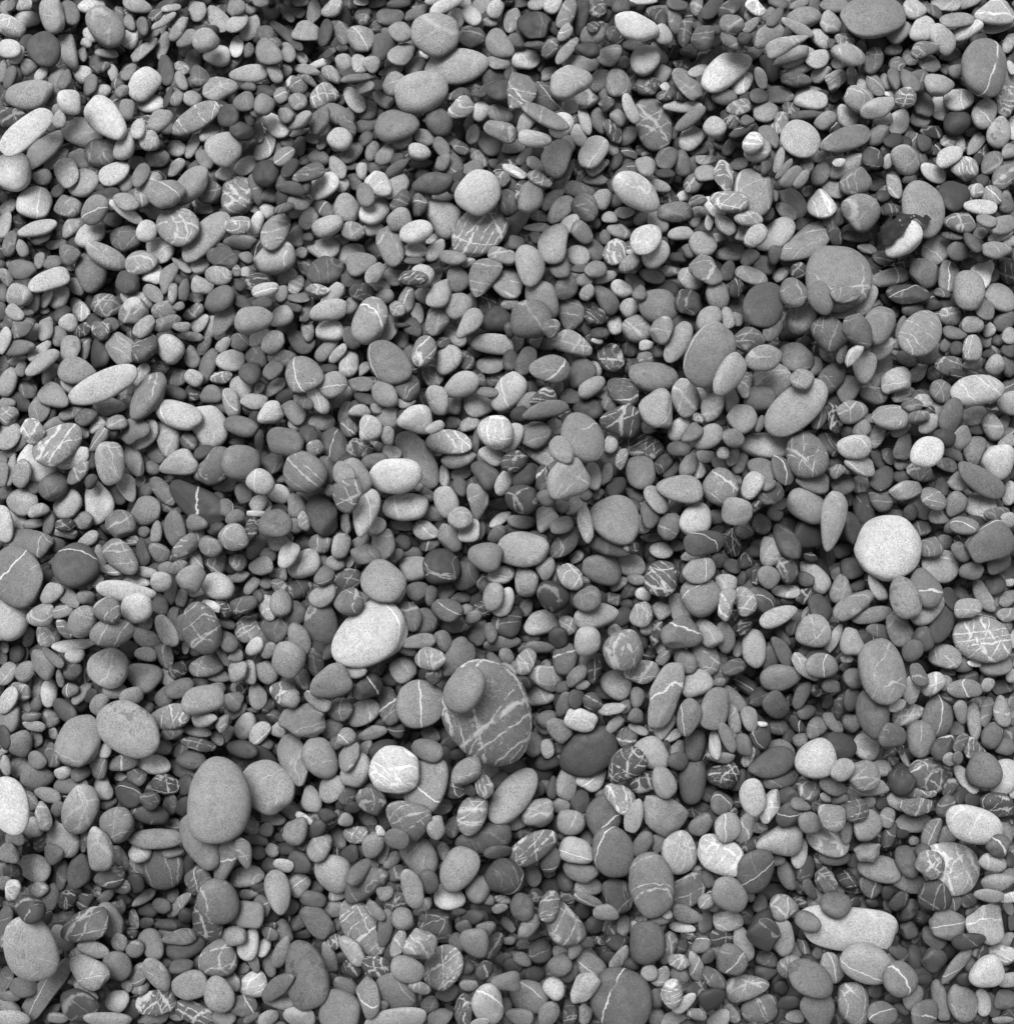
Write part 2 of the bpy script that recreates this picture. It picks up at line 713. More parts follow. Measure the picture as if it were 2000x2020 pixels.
12 796 18.3 13.6 0 51 2
16 819 20.9 19.6 0 48 3 VK
214 803 32.7 19.6 5 68 2 v
170 823 22.2 16.2 25 31 3 V
141 816 26.1 11.8 20 46 2
192 840 18.8 13.6 40 67 2
231 834 21.4 14.4 10 50 3 v
350 817 47.0 26.1 -15 67 4 b
413 840 41.8 34.0 -70 73 3
457 795 30.1 17.0 -75 57 3 b
332 863 36.6 23.0 -85 60 3
264 850 28.8 22.2 40 44 3
285 858 32.7 20.9 50 68 2 v
372 871 18.8 16.2 -70 31 3
63 850 24.0 21.4 -30 56 4 VK
115 837 30.1 14.4 15 49 2
16 860 30.1 22.2 50 61 3
115 876 52.3 34.0 35 51 3 V
76 915 41.8 34.0 -40 78 1
146 902 34.0 19.6 20 72 2
195 867 28.8 12.5 60 49 3 b
165 855 11.8 10.5 0 65 1
217 913 43.1 28.2 -85 59 4 v
265 909 32.7 17.0 -70 53 3
153 934 28.8 14.4 45 50 2 v
353 915 36.6 24.0 15 62 4
301 923 17.0 14.4 -30 42 2
308 894 23.5 15.7 -50 40 1 v
423 923 41.8 28.8 40 40 3 V
403 892 20.9 13.1 20 28 1
251 961 28.8 17.8 -70 62 3 b
321 968 34.0 16.2 -50 38 3 v
444 957 23.5 13.6 10 75 2
481 975 22.2 16.2 -80 59 2
22 928 31.4 9.9 80 55 2
43 934 27.4 17.8 75 57 3 v
5 936 24.8 11.8 85 50 2
5 913 15.7 10.5 90 45 2
106 960 30.1 26.1 30 36 3
68 962 13.1 13.1 0 46 1
290 968 13.1 13.1 40 32 1
277 949 13.1 10.5 60 59 1
233 978 18.3 13.1 -60 32 1
10 973 15.7 11.8 40 44 1
37 876 19.6 11.8 40 42 1
16 897 18.3 10.5 0 45 1
468 871 18.3 7.8 0 32 1
429 981 13.1 10.5 0 14 1
180 910 15.7 14.4 90 19 1
601 525 19.6 14.4 -70 38 2 V
565 544 20.4 16.2 40 72 2
556 579 17.0 12.5 65 49 2
585 561 19.6 14.4 55 62 3 V
628 572 24.8 11.0 -5 48 2 V
590 587 24.8 9.1 0 38 2
695 549 24.8 15.7 10 27 1
740 539 26.1 15.2 50 53 3
778 546 19.6 18.8 0 59 2
814 548 28.8 14.4 0 28 3 V
833 544 23.5 22.2 -20 68 2
903 549 27.4 21.4 -70 50 2
953 547 40.5 24.8 60 46 3 v
923 517 14.4 9.1 20 54 2 v
861 539 14.4 13.1 30 52 1
712 577 24.8 20.4 -20 26 2 v
748 563 20.9 14.4 -20 55 1 v
759 585 18.3 14.4 20 43 2
654 586 32.7 16.2 55 65 2
650 612 35.3 20.9 12 63 3
693 602 19.6 12.5 60 68 2
607 612 26.1 11.8 65 49 1
578 606 18.3 8.4 -15 28 1
554 625 25.6 17.8 35 68 3
802 591 27.4 16.2 75 55 3 b
784 610 17.0 15.7 0 51 4 b
869 577 31.4 19.6 58 59 4
904 604 27.4 26.1 0 52 4
837 583 19.6 15.7 -20 55 2
824 617 20.9 12.5 -80 57 2
862 633 34.0 22.2 60 45 3
730 634 47.0 32.7 65 55 4 bV
764 644 30.1 19.6 70 65 2
650 653 28.2 19.6 5 77 3
607 653 20.4 12.5 -80 53 3 v
568 641 22.2 15.7 40 43 1
591 672 32.7 18.8 -35 39 2
538 675 24.8 19.6 45 68 3 v
695 664 24.8 19.6 -40 40 2 Vk
645 689 28.8 13.6 45 51 3
667 697 23.5 11.0 48 67 3 v
926 638 34.0 17.8 55 56 4
895 662 28.8 15.7 -40 59 2 v
814 646 22.2 15.7 -60 28 1
791 670 18.3 15.7 -50 55 2
836 693 31.4 22.2 72 48 3 V
808 698 15.7 13.1 -80 36 2
874 675 14.4 11.8 0 30 2 v
767 714 48.4 34.0 -45 41 4 b
883 711 31.4 23.5 60 65 3
918 711 19.6 17.0 -60 32 2 v
968 719 29.3 17.8 10 54 3
688 719 26.1 19.6 80 66 3 v
556 706 28.8 17.0 -10 47 2
538 731 24.8 15.7 48 51 3
598 739 36.1 33.5 0 48 4 bv
657 759 28.8 24.8 20 57 3 b
649 727 17.0 9.1 0 19 1
671 782 26.1 18.3 30 62 2
718 727 15.7 9.9 60 55 3
713 757 25.6 15.2 -5 42 3
759 777 29.3 22.2 -45 50 3
806 766 24.8 22.2 60 34 3 v
853 743 23.0 19.6 -50 55 2 V
910 760 35.3 23.5 22 63 4
863 790 30.8 21.4 -70 62 4 v
976 748 19.6 15.7 20 44 2 v
950 751 14.4 9.1 -70 39 1
961 773 22.2 9.9 -5 41 3
542 764 26.1 12.5 40 68 3
722 787 24.8 11.0 -15 19 2
598 791 21.4 11.8 -30 44 3 v
628 789 30.1 15.7 -55 75 3 b
563 782 20.9 13.1 30 27 1
534 815 25.6 21.4 30 71 4
580 812 26.1 19.6 -40 46 3
597 829 28.8 17.0 25 55 2 v
680 815 23.5 11.8 70 62 2
710 811 21.4 11.8 0 61 3
636 833 24.8 17.0 0 51 2
744 806 14.4 9.9 -20 50 2
801 795 18.3 9.1 5 63 2
895 800 18.3 17.0 60 62 2
944 800 29.3 22.2 -10 59 2
691 843 20.4 18.8 60 42 3 bv
729 847 25.6 22.2 70 66 4 v
764 826 27.4 19.6 35 56 1
821 828 34.0 26.1 0 71 3 v
858 843 19.6 11.0 25 61 4
926 837 20.4 13.6 20 54 3
893 833 15.7 14.4 0 49 2
887 872 43.1 23.0 -5 64 4 Vs
564 871 36.6 27.4 -12 40 4
607 858 22.2 18.3 0 25 1
659 879 36.6 26.1 -75 32 2 b
622 884 17.0 15.7 30 48 3 v
539 913 26.1 20.4 30 30 2
765 860 18.8 14.4 -80 56 3
772 892 18.8 13.1 -20 84 4
709 884 28.8 17.8 -10 25 2 V
744 880 13.1 9.9 -20 55 2 V
824 908 62.7 31.4 -60 65 3
778 939 50.2 34.0 5 79 4 v
601 932 41.8 37.9 -30 45 4 v
646 928 28.8 14.4 -75 31 2
551 975 22.2 18.3 -20 75 3
970 897 26.1 19.6 -10 68 3
905 906 34.0 17.0 12 57 3
939 871 24.8 7.3 85 36 2
908 934 24.8 13.1 22 68 2
957 935 30.1 22.2 -50 32 3
876 939 20.9 11.0 -85 66 3 v
696 941 36.6 31.4 -50 56 2
680 936 26.1 20.9 -60 51 2
908 960 19.6 13.1 -80 33 2
842 975 18.3 11.8 -40 42 1 v
612 973 28.8 14.4 10 46 1
650 968 15.7 11.0 -40 32 1
740 910 24.8 15.7 10 41 1
824 960 9.1 7.8 0 72 3
552 1004 17.0 10.5 0 24 1
793 641 15.7 5.2 0 16 1
730 701 10.5 10.5 0 26 1
1069 591 39.2 30.1 -60 54 2
1048 630 40.5 36.6 20 41 3 v
1116 565 27.4 21.4 80 40 2
1078 542 18.3 13.1 -60 52 1
1174 532 22.2 16.2 10 48 3
1152 553 17.0 13.1 0 47 1
1141 531 15.7 6.5 -5 32 1
1193 547 24.8 11.0 25 62 2
1321 534 23.5 11.8 10 48 2 v
1286 544 26.1 14.4 -20 55 3
1363 549 27.4 20.9 -40 61 3 v
1436 534 20.9 14.4 75 29 1
1125 617 34.0 24.8 -75 45 2 v
1158 577 17.8 13.6 70 55 2
1196 591 32.7 18.8 -55 42 3
1227 570 21.4 16.2 -30 73 4 v
1261 579 15.2 13.6 40 42 3
1251 555 22.2 15.7 -40 55 1
1316 568 23.5 17.0 -20 25 1
1298 604 39.2 31.4 -15 45 3
1242 606 20.4 17.8 50 62 2
1358 599 28.8 26.1 10 26 3 vK
1416 583 29.3 21.4 -80 54 3
1452 569 19.6 13.6 70 22 2 b
1174 624 19.6 15.2 -10 22 2 VK
1191 623 13.1 12.5 0 52 2 VK
1213 642 18.3 15.2 -80 73 3
1257 649 30.8 25.6 -20 53 3 v
1307 651 27.4 22.2 75 52 4 v
1274 681 14.4 10.5 15 68 4
1337 675 43.1 20.9 62 55 4
1399 630 27.4 22.2 50 54 3
1435 628 22.2 13.6 -80 56 3
1453 629 14.4 13.1 -60 48 2
1399 700 65.3 44.4 65 50 4 bk
1439 738 43.1 24.8 62 60 4
1088 647 19.6 16.2 50 39 3 v
1058 672 14.4 10.5 40 65 2
1005 651 15.7 11.8 90 29 2
1131 679 39.2 21.4 -22 58 4 v
1037 711 28.8 19.6 60 32 3
1084 728 38.7 26.1 -5 49 4 b
1078 678 22.2 13.1 0 46 1
1204 706 28.8 24.8 -50 28 4 V
1146 738 30.8 24.0 48 38 3
1170 730 18.3 18.3 0 65 2
1167 764 28.8 17.0 35 56 3
1243 688 17.0 16.2 0 24 1
1273 706 17.0 12.5 0 42 3 v
1299 693 13.1 13.1 0 14 1
1288 743 47.0 28.8 -10 46 4 s
1254 726 11.8 8.4 0 41 2
1131 706 22.2 13.1 -50 52 1
1071 785 27.4 15.7 20 28 2 V
1099 764 15.7 13.1 90 49 1
1125 782 22.2 15.7 0 42 1
1230 773 34.0 26.1 -40 31 3 V
1188 779 13.1 9.1 -10 49 1
1161 806 28.8 20.9 -10 24 2
1077 809 45.0 16.2 12 41 4
1201 798 15.7 14.4 -20 39 1
1227 832 37.9 29.3 -5 31 4 V
1298 808 39.2 33.5 -70 59 4 bK
1352 785 37.9 26.1 -80 62 3 V
1380 785 20.9 14.4 90 68 1
1405 804 30.8 20.4 65 56 3
1440 790 24.8 16.2 -80 46 1
1470 757 27.4 13.1 80 58 3 VK
1465 824 28.8 27.4 -30 61 2
1149 863 49.7 39.2 -65 48 4 v
1055 858 32.7 27.4 20 43 3
1097 842 17.0 13.1 -70 52 1
1107 887 28.8 20.9 -50 51 4 v
1069 897 34.0 19.6 -30 49 2 v
1204 876 17.8 14.4 80 62 3
1264 881 43.1 23.5 -15 16 2 V
1280 842 17.0 14.4 20 55 2 v
1340 845 28.8 17.0 55 75 3
1365 855 23.0 14.4 40 41 3
1378 825 12.5 9.9 -25 41 3 V
1341 887 24.8 15.7 -10 33 3
1397 862 31.4 21.4 35 56 3
1447 864 22.2 17.8 -20 47 2
1120 947 43.1 36.6 45 57 4 v
1170 939 27.4 15.7 -80 61 3
1034 939 28.8 20.9 50 20 1
1072 944 24.8 16.2 -85 25 3 V
1225 905 20.9 11.8 70 55 3 VK
1195 936 23.5 13.1 70 42 2
1264 932 33.5 28.8 -75 42 4
1295 897 23.5 15.7 -30 43 1
1308 915 22.2 14.4 50 24 2 v
1358 918 25.6 15.7 70 50 3
1327 926 23.5 13.1 60 25 1
1392 900 19.6 14.4 0 59 2
1426 894 12.5 11.8 0 62 2
1379 928 15.7 14.4 90 68 2 bK
1421 915 18.3 13.1 -20 62 2
1446 902 18.3 11.8 65 62 2 v
1460 913 23.5 13.1 70 52 1
1340 965 45.7 24.8 -8 54 4
1423 962 37.9 34.0 -60 52 3 V
1214 960 22.2 18.3 40 21 1
1251 975 20.9 11.0 -30 34 1
1078 983 18.8 16.2 -40 38 3
1157 975 13.1 11.8 40 62 3
1442 939 26.1 9.1 -30 47 1
1178 918 14.4 10.5 -20 16 1
1418 832 15.7 9.1 -10 20 1
1183 657 19.6 10.5 0 9 1
1178 672 11.8 6.5 -10 72 1 b
1225 664 13.1 10.5 0 40 1
1618 586 34.0 23.0 -65 44 4
1667 581 30.1 15.7 0 45 4 v
1704 591 31.4 22.2 55 65 2
1659 612 34.0 17.0 0 55 1 v
1565 577 29.3 26.1 -60 41 4 v
1581 625 32.7 28.8 60 62 3 v
1636 658 36.6 31.4 -45 37 3 v
1693 654 36.6 24.8 -60 36 3 v
1733 641 39.2 30.1 65 45 2
1756 547 41.8 17.0 12 48 3 b
1790 579 43.9 19.6 -5 25 4 b
1824 539 30.8 28.8 -10 44 4 v
1870 544 31.4 19.6 85 51 3 b
1858 578 18.3 9.1 -10 34 2 b
1910 574 36.6 31.4 -70 53 4
1935 542 30.1 22.2 60 84 2
1973 587 32.7 23.5 -35 64 3
1943 611 20.9 17.0 -70 48 3
1981 633 23.5 18.3 50 42 1
1541 540 19.6 11.8 40 65 3 V
1576 534 17.0 16.2 0 25 2 V
1725 521 18.3 13.1 -30 20 1
1989 534 26.1 20.9 90 35 1 V
1816 657 45.7 39.2 55 51 4 V
1778 646 23.0 9.9 72 42 3
1874 624 22.2 18.8 -20 55 3 v
1917 641 22.2 17.0 0 56 3
1883 658 23.5 12.5 -15 41 3
1801 610 22.2 13.1 10 32 1
1842 602 17.0 10.5 10 27 1
1765 616 11.8 9.1 90 59 1
1918 687 25.6 19.6 -85 58 4 V
1950 651 14.4 13.1 90 75 2
1944 672 15.7 13.1 -20 52 2
1968 672 11.8 11.0 0 29 1
1991 662 16.2 15.7 90 59 3
1991 688 15.7 14.4 90 30 2
1887 688 14.4 14.4 0 27 2
1866 680 15.7 11.8 60 44 2
1837 701 28.8 15.7 30 46 1
1740 688 28.8 15.7 40 62 2
1682 702 24.8 12.5 48 66 4 bK
1705 725 32.7 21.4 85 64 3
1636 698 20.9 16.2 -40 49 1 v
1571 704 34.0 28.2 -15 46 3 v
1607 722 18.8 15.7 90 50 1
1641 744 32.7 23.0 60 33 3 v
1581 748 24.8 19.6 -5 51 4 v
1738 732 35.3 18.3 60 59 2
1789 708 21.4 14.4 -15 55 3
1808 736 24.8 13.6 40 68 2
1769 751 32.7 24.0 20 78 4 bK
1874 722 28.8 20.4 -10 42 3 V
1889 738 17.0 10.5 -20 22 3 b
1841 736 15.2 13.1 60 49 2
1918 714 19.6 10.5 25 55 1
1950 698 14.4 9.1 10 25 1
1963 719 20.9 17.8 60 59 3
1989 723 22.2 11.8 -80 41 2
1916 736 15.7 8.4 0 22 1
1929 770 51.8 28.8 5 67 4 v
1857 772 23.5 21.4 -50 43 3 v
1671 770 28.8 23.5 80 42 3
1722 776 28.8 19.6 -30 50 2 v
1782 779 24.8 13.1 20 59 2 v
1823 790 19.6 12.5 -10 64 3 v
1799 799 20.9 13.6 -5 35 3
1571 804 69.3 37.9 40 59 4
1679 813 30.8 23.0 10 51 4 v
1756 823 37.9 23.5 -5 54 4 v
1991 795 23.5 22.2 50 63 3 b
1875 821 35.3 20.9 72 38 3
1921 820 25.6 17.8 15 68 3 v
1812 823 22.2 13.1 10 35 2
1831 837 22.2 16.2 45 64 2
1957 842 27.4 18.3 -70 65 3 v
1926 847 18.3 11.8 0 40 1
1896 863 23.5 17.8 60 51 2
1863 863 23.5 17.0 -20 22 3
1845 766 15.7 13.1 0 24 1
1618 824 24.8 13.1 60 45 1 b
1646 826 27.4 14.4 -80 19 2 V
1699 847 20.9 15.7 40 68 3 v
1731 857 27.4 13.6 65 62 3 v
1717 825 13.1 8.4 -20 58 1
1777 847 22.2 11.0 30 49 2
1670 853 13.1 10.5 30 49 1
1591 897 45.7 39.2 -60 41 4 V
1686 881 34.0 23.0 3 69 4 v
1636 876 26.1 18.3 -50 22 2 v
1828 892 33.5 29.3 20 75 4
1781 879 28.8 16.2 80 43 3 v
1883 897 25.6 11.8 -22 59 3
1867 917 21.4 13.1 -20 80 3 V
1922 889 31.4 19.6 75 56 3
1970 909 34.0 30.8 60 74 4
1989 871 20.9 13.1 20 54 2
1950 879 14.4 10.5 0 56 2
1989 853 14.4 10.5 0 38 2 V
1981 832 15.7 11.8 60 52 1
1696 919 30.1 17.0 -20 69 3 b
1733 908 26.1 11.0 -60 35 2
1754 900 18.3 13.6 -60 36 2
1650 928 17.0 13.1 20 47 3 VK
1777 915 14.4 13.6 0 41 2
1815 931 26.1 17.8 -15 44 3 V
1543 928 30.1 18.8 -65 39 3 b
1605 953 31.9 18.8 -8 46 3 v
1663 957 23.5 18.8 20 45 3
1740 944 26.1 20.9 50 34 3 v
1700 958 20.9 17.0 -30 72 2 V
1934 948 51.0 24.0 -35 44 4
1889 951 19.6 17.8 0 62 3
1857 960 18.3 14.4 -80 33 2
1778 941 17.0 13.1 0 25 1
1980 949 14.4 11.8 -40 39 1
1788 966 34.5 18.3 8 62 4
1841 985 26.1 18.8 -35 56 4 V
1991 973 23.5 14.4 75 65 2 V
1673 986 13.1 10.5 90 45 1
1910 970 11.8 9.9 -30 55 1
1563 662 15.7 7.8 0 30 1
1816 761 20.9 13.1 0 23 1
55 1071 44.4 27.4 -10 41 3 v
31 1138 58.8 51.0 -60 44 4 b
67 1033 22.2 9.9 5 51 2
128 1036 19.6 14.4 0 9 2 V
131 1052 24.8 10.5 -10 62 2 K
175 1064 22.2 13.1 30 59 3
148 1115 44.4 41.8 20 31 4 b
111 1075 19.6 15.7 -30 30 1
197 1095 22.2 11.0 -80 55 2
237 1098 40.5 24.8 -45 44 3 v
220 1125 23.5 11.0 -5 58 2 b
227 1135 15.7 12.5 0 55 2
259 1066 14.4 13.1 0 41 2 VK
284 1049 12.5 10.5 0 38 2
308 1051 23.0 11.8 80 49 3
282 1090 27.4 14.4 -85 27 2
314 1090 22.2 17.0 -40 47 3
389 1032 20.9 15.7 -10 42 2
426 1043 18.3 11.8 20 19 1
371 1074 37.9 17.0 40 46 3 V
416 1079 24.0 19.6 -30 49 3
461 1061 28.8 25.6 0 54 4 v
286 1129 24.0 11.0 -12 56 3
327 1122 15.7 13.1 50 47 2
350 1120 20.4 13.1 20 41 3
318 1147 21.4 19.6 0 64 3
388 1109 24.8 12.5 -75 59 2 b
378 1141 31.4 24.0 60 52 4 K
429 1112 20.9 17.0 35 52 2 V
469 1109 18.3 15.7 -20 62 2 V
470 1138 24.0 11.8 8 59 2
338 1164 30.1 13.6 78 55 2
431 1158 31.4 25.6 -25 71 4
247 1166 56.2 19.6 -8 70 3
264 1142 34.0 13.1 -15 65 1
102 1169 26.1 18.3 40 60 3
135 1177 27.4 15.7 -45 49 2
169 1180 18.3 15.7 -10 47 2
189 1146 15.7 13.1 0 40 1
24 1218 45.7 30.1 85 67 3
5 1216 47.0 47.0 0 64 3
80 1215 27.4 20.9 25 52 3 v
124 1206 19.6 13.1 20 51 2 bK
162 1226 31.4 26.1 60 52 3 v
213 1205 26.7 24.8 -40 43 4 v
271 1199 31.4 27.4 10 71 4
316 1193 22.2 17.0 -80 55 2 v
358 1179 18.8 12.5 80 62 2
392 1167 20.9 11.8 20 52 1
416 1196 19.6 11.8 -25 75 3 bK
439 1201 20.9 14.4 -50 26 2 V
397 1240 51.0 37.9 -70 38 4 V
361 1237 26.1 18.3 80 46 2
221 1248 43.1 26.1 10 48 2 v
220 1267 28.8 11.8 5 55 1
95 1253 24.8 22.2 -60 61 3 V
128 1240 23.5 13.1 -50 46 2 V
56 1258 20.9 12.5 80 59 2
289 1260 32.7 17.0 -30 68 3
288 1230 15.7 13.1 40 55 2 v
328 1244 34.0 17.8 -62 72 3
341 1216 19.6 11.0 75 55 2 v
256 1282 23.5 20.9 0 17 1
367 1275 15.7 8.4 85 80 3
447 1230 19.6 11.0 -20 46 2
450 1266 20.9 17.0 -50 33 2
146 1274 41.8 12.5 8 81 3 V
148 1294 19.6 14.4 10 67 3
214 1318 39.2 37.9 0 59 4 s
282 1334 35.3 27.4 -20 68 3
288 1291 21.4 14.4 -10 68 3
324 1295 24.8 18.3 -70 59 3 VK
352 1322 19.6 15.7 30 19 3 V
408 1313 34.0 22.2 10 53 3 v
86 1311 34.0 20.9 -55 49 2
105 1298 27.4 9.9 -45 42 2
51 1324 23.5 17.0 45 47 2
13 1329 26.1 17.0 50 54 3 v
5 1292 19.6 9.1 90 62 2
34 1290 19.6 14.4 70 34 2
10 1277 11.8 9.1 90 72 2 V
50 1292 15.7 6.5 80 62 1
73 1282 15.7 10.5 30 45 1
73 1355 25.6 11.8 80 62 2
97 1368 28.2 16.2 85 70 3
119 1339 18.3 7.8 -80 47 1
144 1324 19.6 17.0 30 31 2
173 1318 34.0 15.7 70 36 1 b
139 1362 17.0 13.6 20 42 3 b
161 1368 26.1 11.8 50 48 2
38 1364 23.5 17.8 -20 47 2 v
16 1382 28.8 16.2 60 69 3
72 1389 15.7 11.8 70 41 2
51 1394 14.4 10.5 -60 55 1
21 1418 27.4 19.6 70 50 2
63 1414 19.6 9.1 5 37 2
95 1415 23.5 17.0 -45 44 2
128 1402 28.8 17.0 -45 28 2
68 1433 24.0 11.0 -10 60 3
105 1446 14.4 9.1 -70 65 2
156 1462 52.3 40.5 60 52 3 v
197 1389 23.5 17.0 60 50 2
227 1363 23.5 15.7 0 52 1
259 1373 24.0 17.0 12 55 3
254 1439 62.7 48.4 -38 58 4 s
333 1415 43.1 23.0 15 50 3 V
355 1358 30.1 17.0 22 43 3
324 1376 22.2 17.0 60 44 1
401 1381 44.4 27.4 18 54 4
459 1384 20.9 18.3 20 47 2
465 1402 23.5 15.7 30 52 1
403 1420 24.0 14.4 0 60 2
389 1443 28.8 11.0 -10 62 2
438 1428 18.8 13.1 80 50 3 V
429 1457 15.7 10.5 -40 52 2
470 1324 23.5 19.6 60 59 3
431 1334 23.5 14.4 0 55 1
329 1337 19.6 15.7 -50 65 2
465 1295 15.7 11.8 20 56 2
444 1298 23.5 10.5 -50 55 1
478 1359 13.1 12.5 0 16 2 V
448 1449 20.9 11.8 60 55 2
392 1469 34.0 12.5 -12 34 3 V
325 1473 17.8 16.2 0 49 2
340 1446 23.5 13.1 15 42 1
361 1473 26.1 13.1 45 55 1 b
209 1478 18.3 11.8 60 67 2
103 1491 24.8 15.7 -80 35 2 v
73 1499 19.6 16.2 -50 44 3
41 1467 26.1 24.0 60 45 3
8 1454 23.5 13.1 -80 26 2
71 1457 18.3 13.1 -80 38 1
180 1373 15.7 11.8 50 16 1
301 1373 13.1 11.8 0 49 1
290 1397 14.4 13.1 0 31 1
340 1287 15.7 6.5 0 24 1
358 1296 13.1 5.8 0 35 2
167 1156 15.7 10.5 0 49 1 v
584 1036 18.3 15.7 20 48 2
743 1036 18.3 16.2 20 72 3
797 1036 26.1 11.8 -10 55 2
840 1047 24.8 19.6 -20 60 3 v
887 1061 31.4 20.4 -50 52 3
944 1049 24.8 11.8 70 37 1
980 1054 20.9 14.4 40 38 3
959 1098 33.5 26.7 -5 46 4
550 1069 20.9 17.0 -10 62 2
530 1095 16.2 15.2 0 65 2
569 1096 27.4 18.3 60 77 4
602 1069 19.6 17.0 40 38 1
632 1073 23.5 18.8 0 51 3 V
673 1077 26.1 17.8 75 63 3 s
712 1068 20.9 13.1 40 54 1
756 1074 32.7 22.2 80 52 3 v
795 1069 18.3 14.4 -50 31 2
721 1096 27.4 22.2 -30 46 3 K
601 1115 34.0 24.8 28 68 4 v
550 1132 18.3 14.4 0 59 2 VK
639 1138 22.2 17.0 45 41 4 b
662 1112 18.3 15.7 -20 53 3
636 1107 18.3 13.1 -60 47 2
689 1109 13.1 9.1 70 65 2
687 1143 26.1 23.5 20 32 3 bV
819 1122 31.4 23.5 10 58 3
757 1147 44.4 37.9 -25 54 4 T
870 1117 35.3 35.3 0 22 4 v
917 1135 28.8 28.2 0 31 3
814 1091 20.9 13.1 0 40 1
848 1075 19.6 13.1 10 30 2 bK
824 1166 23.5 18.8 10 40 2
780 1096 19.6 15.7 30 43 1
782 1175 20.9 14.4 40 65 2 V
850 1175 20.9 11.0 80 36 2
879 1166 19.6 15.7 30 43 2
908 1180 20.4 11.0 10 39 2
973 1177 28.8 19.6 80 56 4
882 1203 30.1 21.4 -15 36 4 b
921 1203 12.5 11.0 0 48 2
934 1218 17.0 12.5 30 49 3
590 1162 26.1 19.6 25 27 2 v
552 1159 19.6 13.6 -50 46 3 v
526 1151 13.1 11.8 0 47 1
636 1175 28.8 19.6 30 57 3 v
554 1190 25.6 21.4 90 52 4
543 1240 28.8 23.5 -20 33 2
581 1211 23.5 22.2 60 30 2
635 1232 43.1 32.7 -80 41 3 v
688 1190 30.1 26.1 30 40 4 V
730 1253 78.4 56.2 40 72 3 bT
808 1214 30.1 20.9 -60 35 2 v
837 1228 28.8 26.1 60 38 2
897 1235 28.8 15.2 0 41 1
944 1248 26.1 17.0 60 46 1
968 1248 20.9 11.8 -80 37 3
591 1261 34.0 20.9 -70 47 2
569 1301 35.3 30.8 90 54 4
531 1283 18.8 13.1 50 49 3
624 1309 31.4 15.2 -80 26 1
650 1287 20.9 11.8 40 19 1
827 1267 31.4 15.2 5 48 3 K
875 1265 22.2 15.7 -70 38 2
849 1300 28.8 21.4 -5 51 4 V
904 1296 41.8 26.1 55 42 3
795 1321 26.1 24.8 20 65 4
801 1279 24.8 14.4 -20 38 1
976 1303 18.3 10.5 -40 35 2
699 1321 24.8 17.0 -10 58 2 v
743 1318 20.9 14.4 0 49 1
597 1334 24.8 15.7 -75 59 2 bK
654 1347 40.5 30.1 20 49 4 T
727 1356 34.0 22.2 25 28 3 bK
561 1368 28.8 23.5 -20 41 2 V
574 1379 17.8 17.8 0 58 4
828 1390 48.4 45.7 0 51 4 b
916 1360 48.1 36.1 60 48 4
767 1394 37.9 20.9 -80 35 3 b
716 1407 32.7 23.5 40 65 3 b
673 1397 28.8 23.5 20 59 3 bK
628 1381 28.8 17.0 -30 49 3 b
599 1420 44.4 31.4 5 47 3 TK
654 1436 23.5 18.8 20 55 2
542 1415 20.9 14.4 -10 19 1
548 1441 15.7 14.4 0 62 3
683 1454 19.6 17.0 30 50 3 b
734 1446 29.3 13.1 20 49 3
782 1441 17.0 14.4 0 38 2 b
754 1478 28.8 17.0 20 16 2
842 1480 31.4 20.4 -20 41 3
850 1449 19.6 14.4 -20 43 1 v
722 1475 15.7 11.8 60 48 2
524 1470 15.7 13.1 0 39 1
858 1331 18.3 15.7 60 34 2 VK
840 1331 15.7 15.7 0 11 1
772 1339 15.7 14.4 0 40 1
874 1360 15.7 15.7 50 48 1
662 1467 15.7 13.1 50 43 1
529 1394 15.7 13.1 30 14 1
612 1446 20.9 9.1 0 16 1
508 1177 13.1 10.5 90 25 2
678 1308 15.7 13.1 0 45 1
947 1298 13.1 10.5 0 16 1
1029 1030 27.4 13.6 -5 49 3
1108 1036 24.8 15.2 20 59 3
1115 1070 37.9 20.9 48 42 3 v
1204 1078 39.2 18.3 -15 32 2
1268 1035 18.3 15.7 80 72 2 b
1289 1060 24.8 9.9 0 52 2
1304 1086 23.0 15.7 -10 71 3
1246 1079 15.7 11.8 0 22 2 V
1416 1054 18.3 17.0 30 68 2
1389 1071 39.2 24.8 5 32 3 b
1444 1070 28.8 18.3 -75 25 2 bV
1468 1049 18.3 15.7 -30 40 1 v
1061 1062 20.9 13.1 -20 46 1
1137 1099 15.7 11.8 35 62 2 V
1186 1124 39.2 28.8 -15 48 3
1242 1115 31.4 20.9 -10 62 2
1077 1122 22.2 18.3 70 46 3
1039 1149 28.2 24.0 90 54 3 v
1125 1138 28.8 22.2 -50 54 4 V
1220 1151 19.6 12.5 35 68 2
1256 1143 19.6 11.0 -15 49 2 b
1304 1141 34.0 31.4 60 31 4 V
1378 1125 31.4 24.8 20 55 4 b
1383 1177 39.2 36.6 -30 49 4 b
1091 1177 32.7 28.8 -35 16 3 v
1159 1183 28.8 23.5 30 41 4 s
1175 1216 44.4 23.5 12 56 3
1210 1181 17.0 13.1 -10 50 2 VK
1243 1167 19.6 13.1 30 17 1
1269 1172 15.7 14.4 0 77 2
1434 1151 21.4 20.4 0 68 2
1433 1190 31.4 16.2 78 58 4 VK
1470 1186 28.8 19.6 -80 55 4 V
1470 1107 15.7 15.7 0 16 2 v
1444 1117 19.6 13.1 -20 38 2
1416 1107 14.4 14.4 0 46 1
1434 1094 13.1 9.1 -60 46 1
1463 1141 15.7 9.1 80 19 1
1037 1199 18.3 13.1 70 49 2
1067 1230 34.0 24.0 15 62 3 v
1120 1233 22.2 15.7 -55 49 2 v
1103 1256 20.9 19.6 0 25 3 K
1063 1277 28.8 11.8 -5 45 2
1158 1265 28.8 25.6 70 63 4
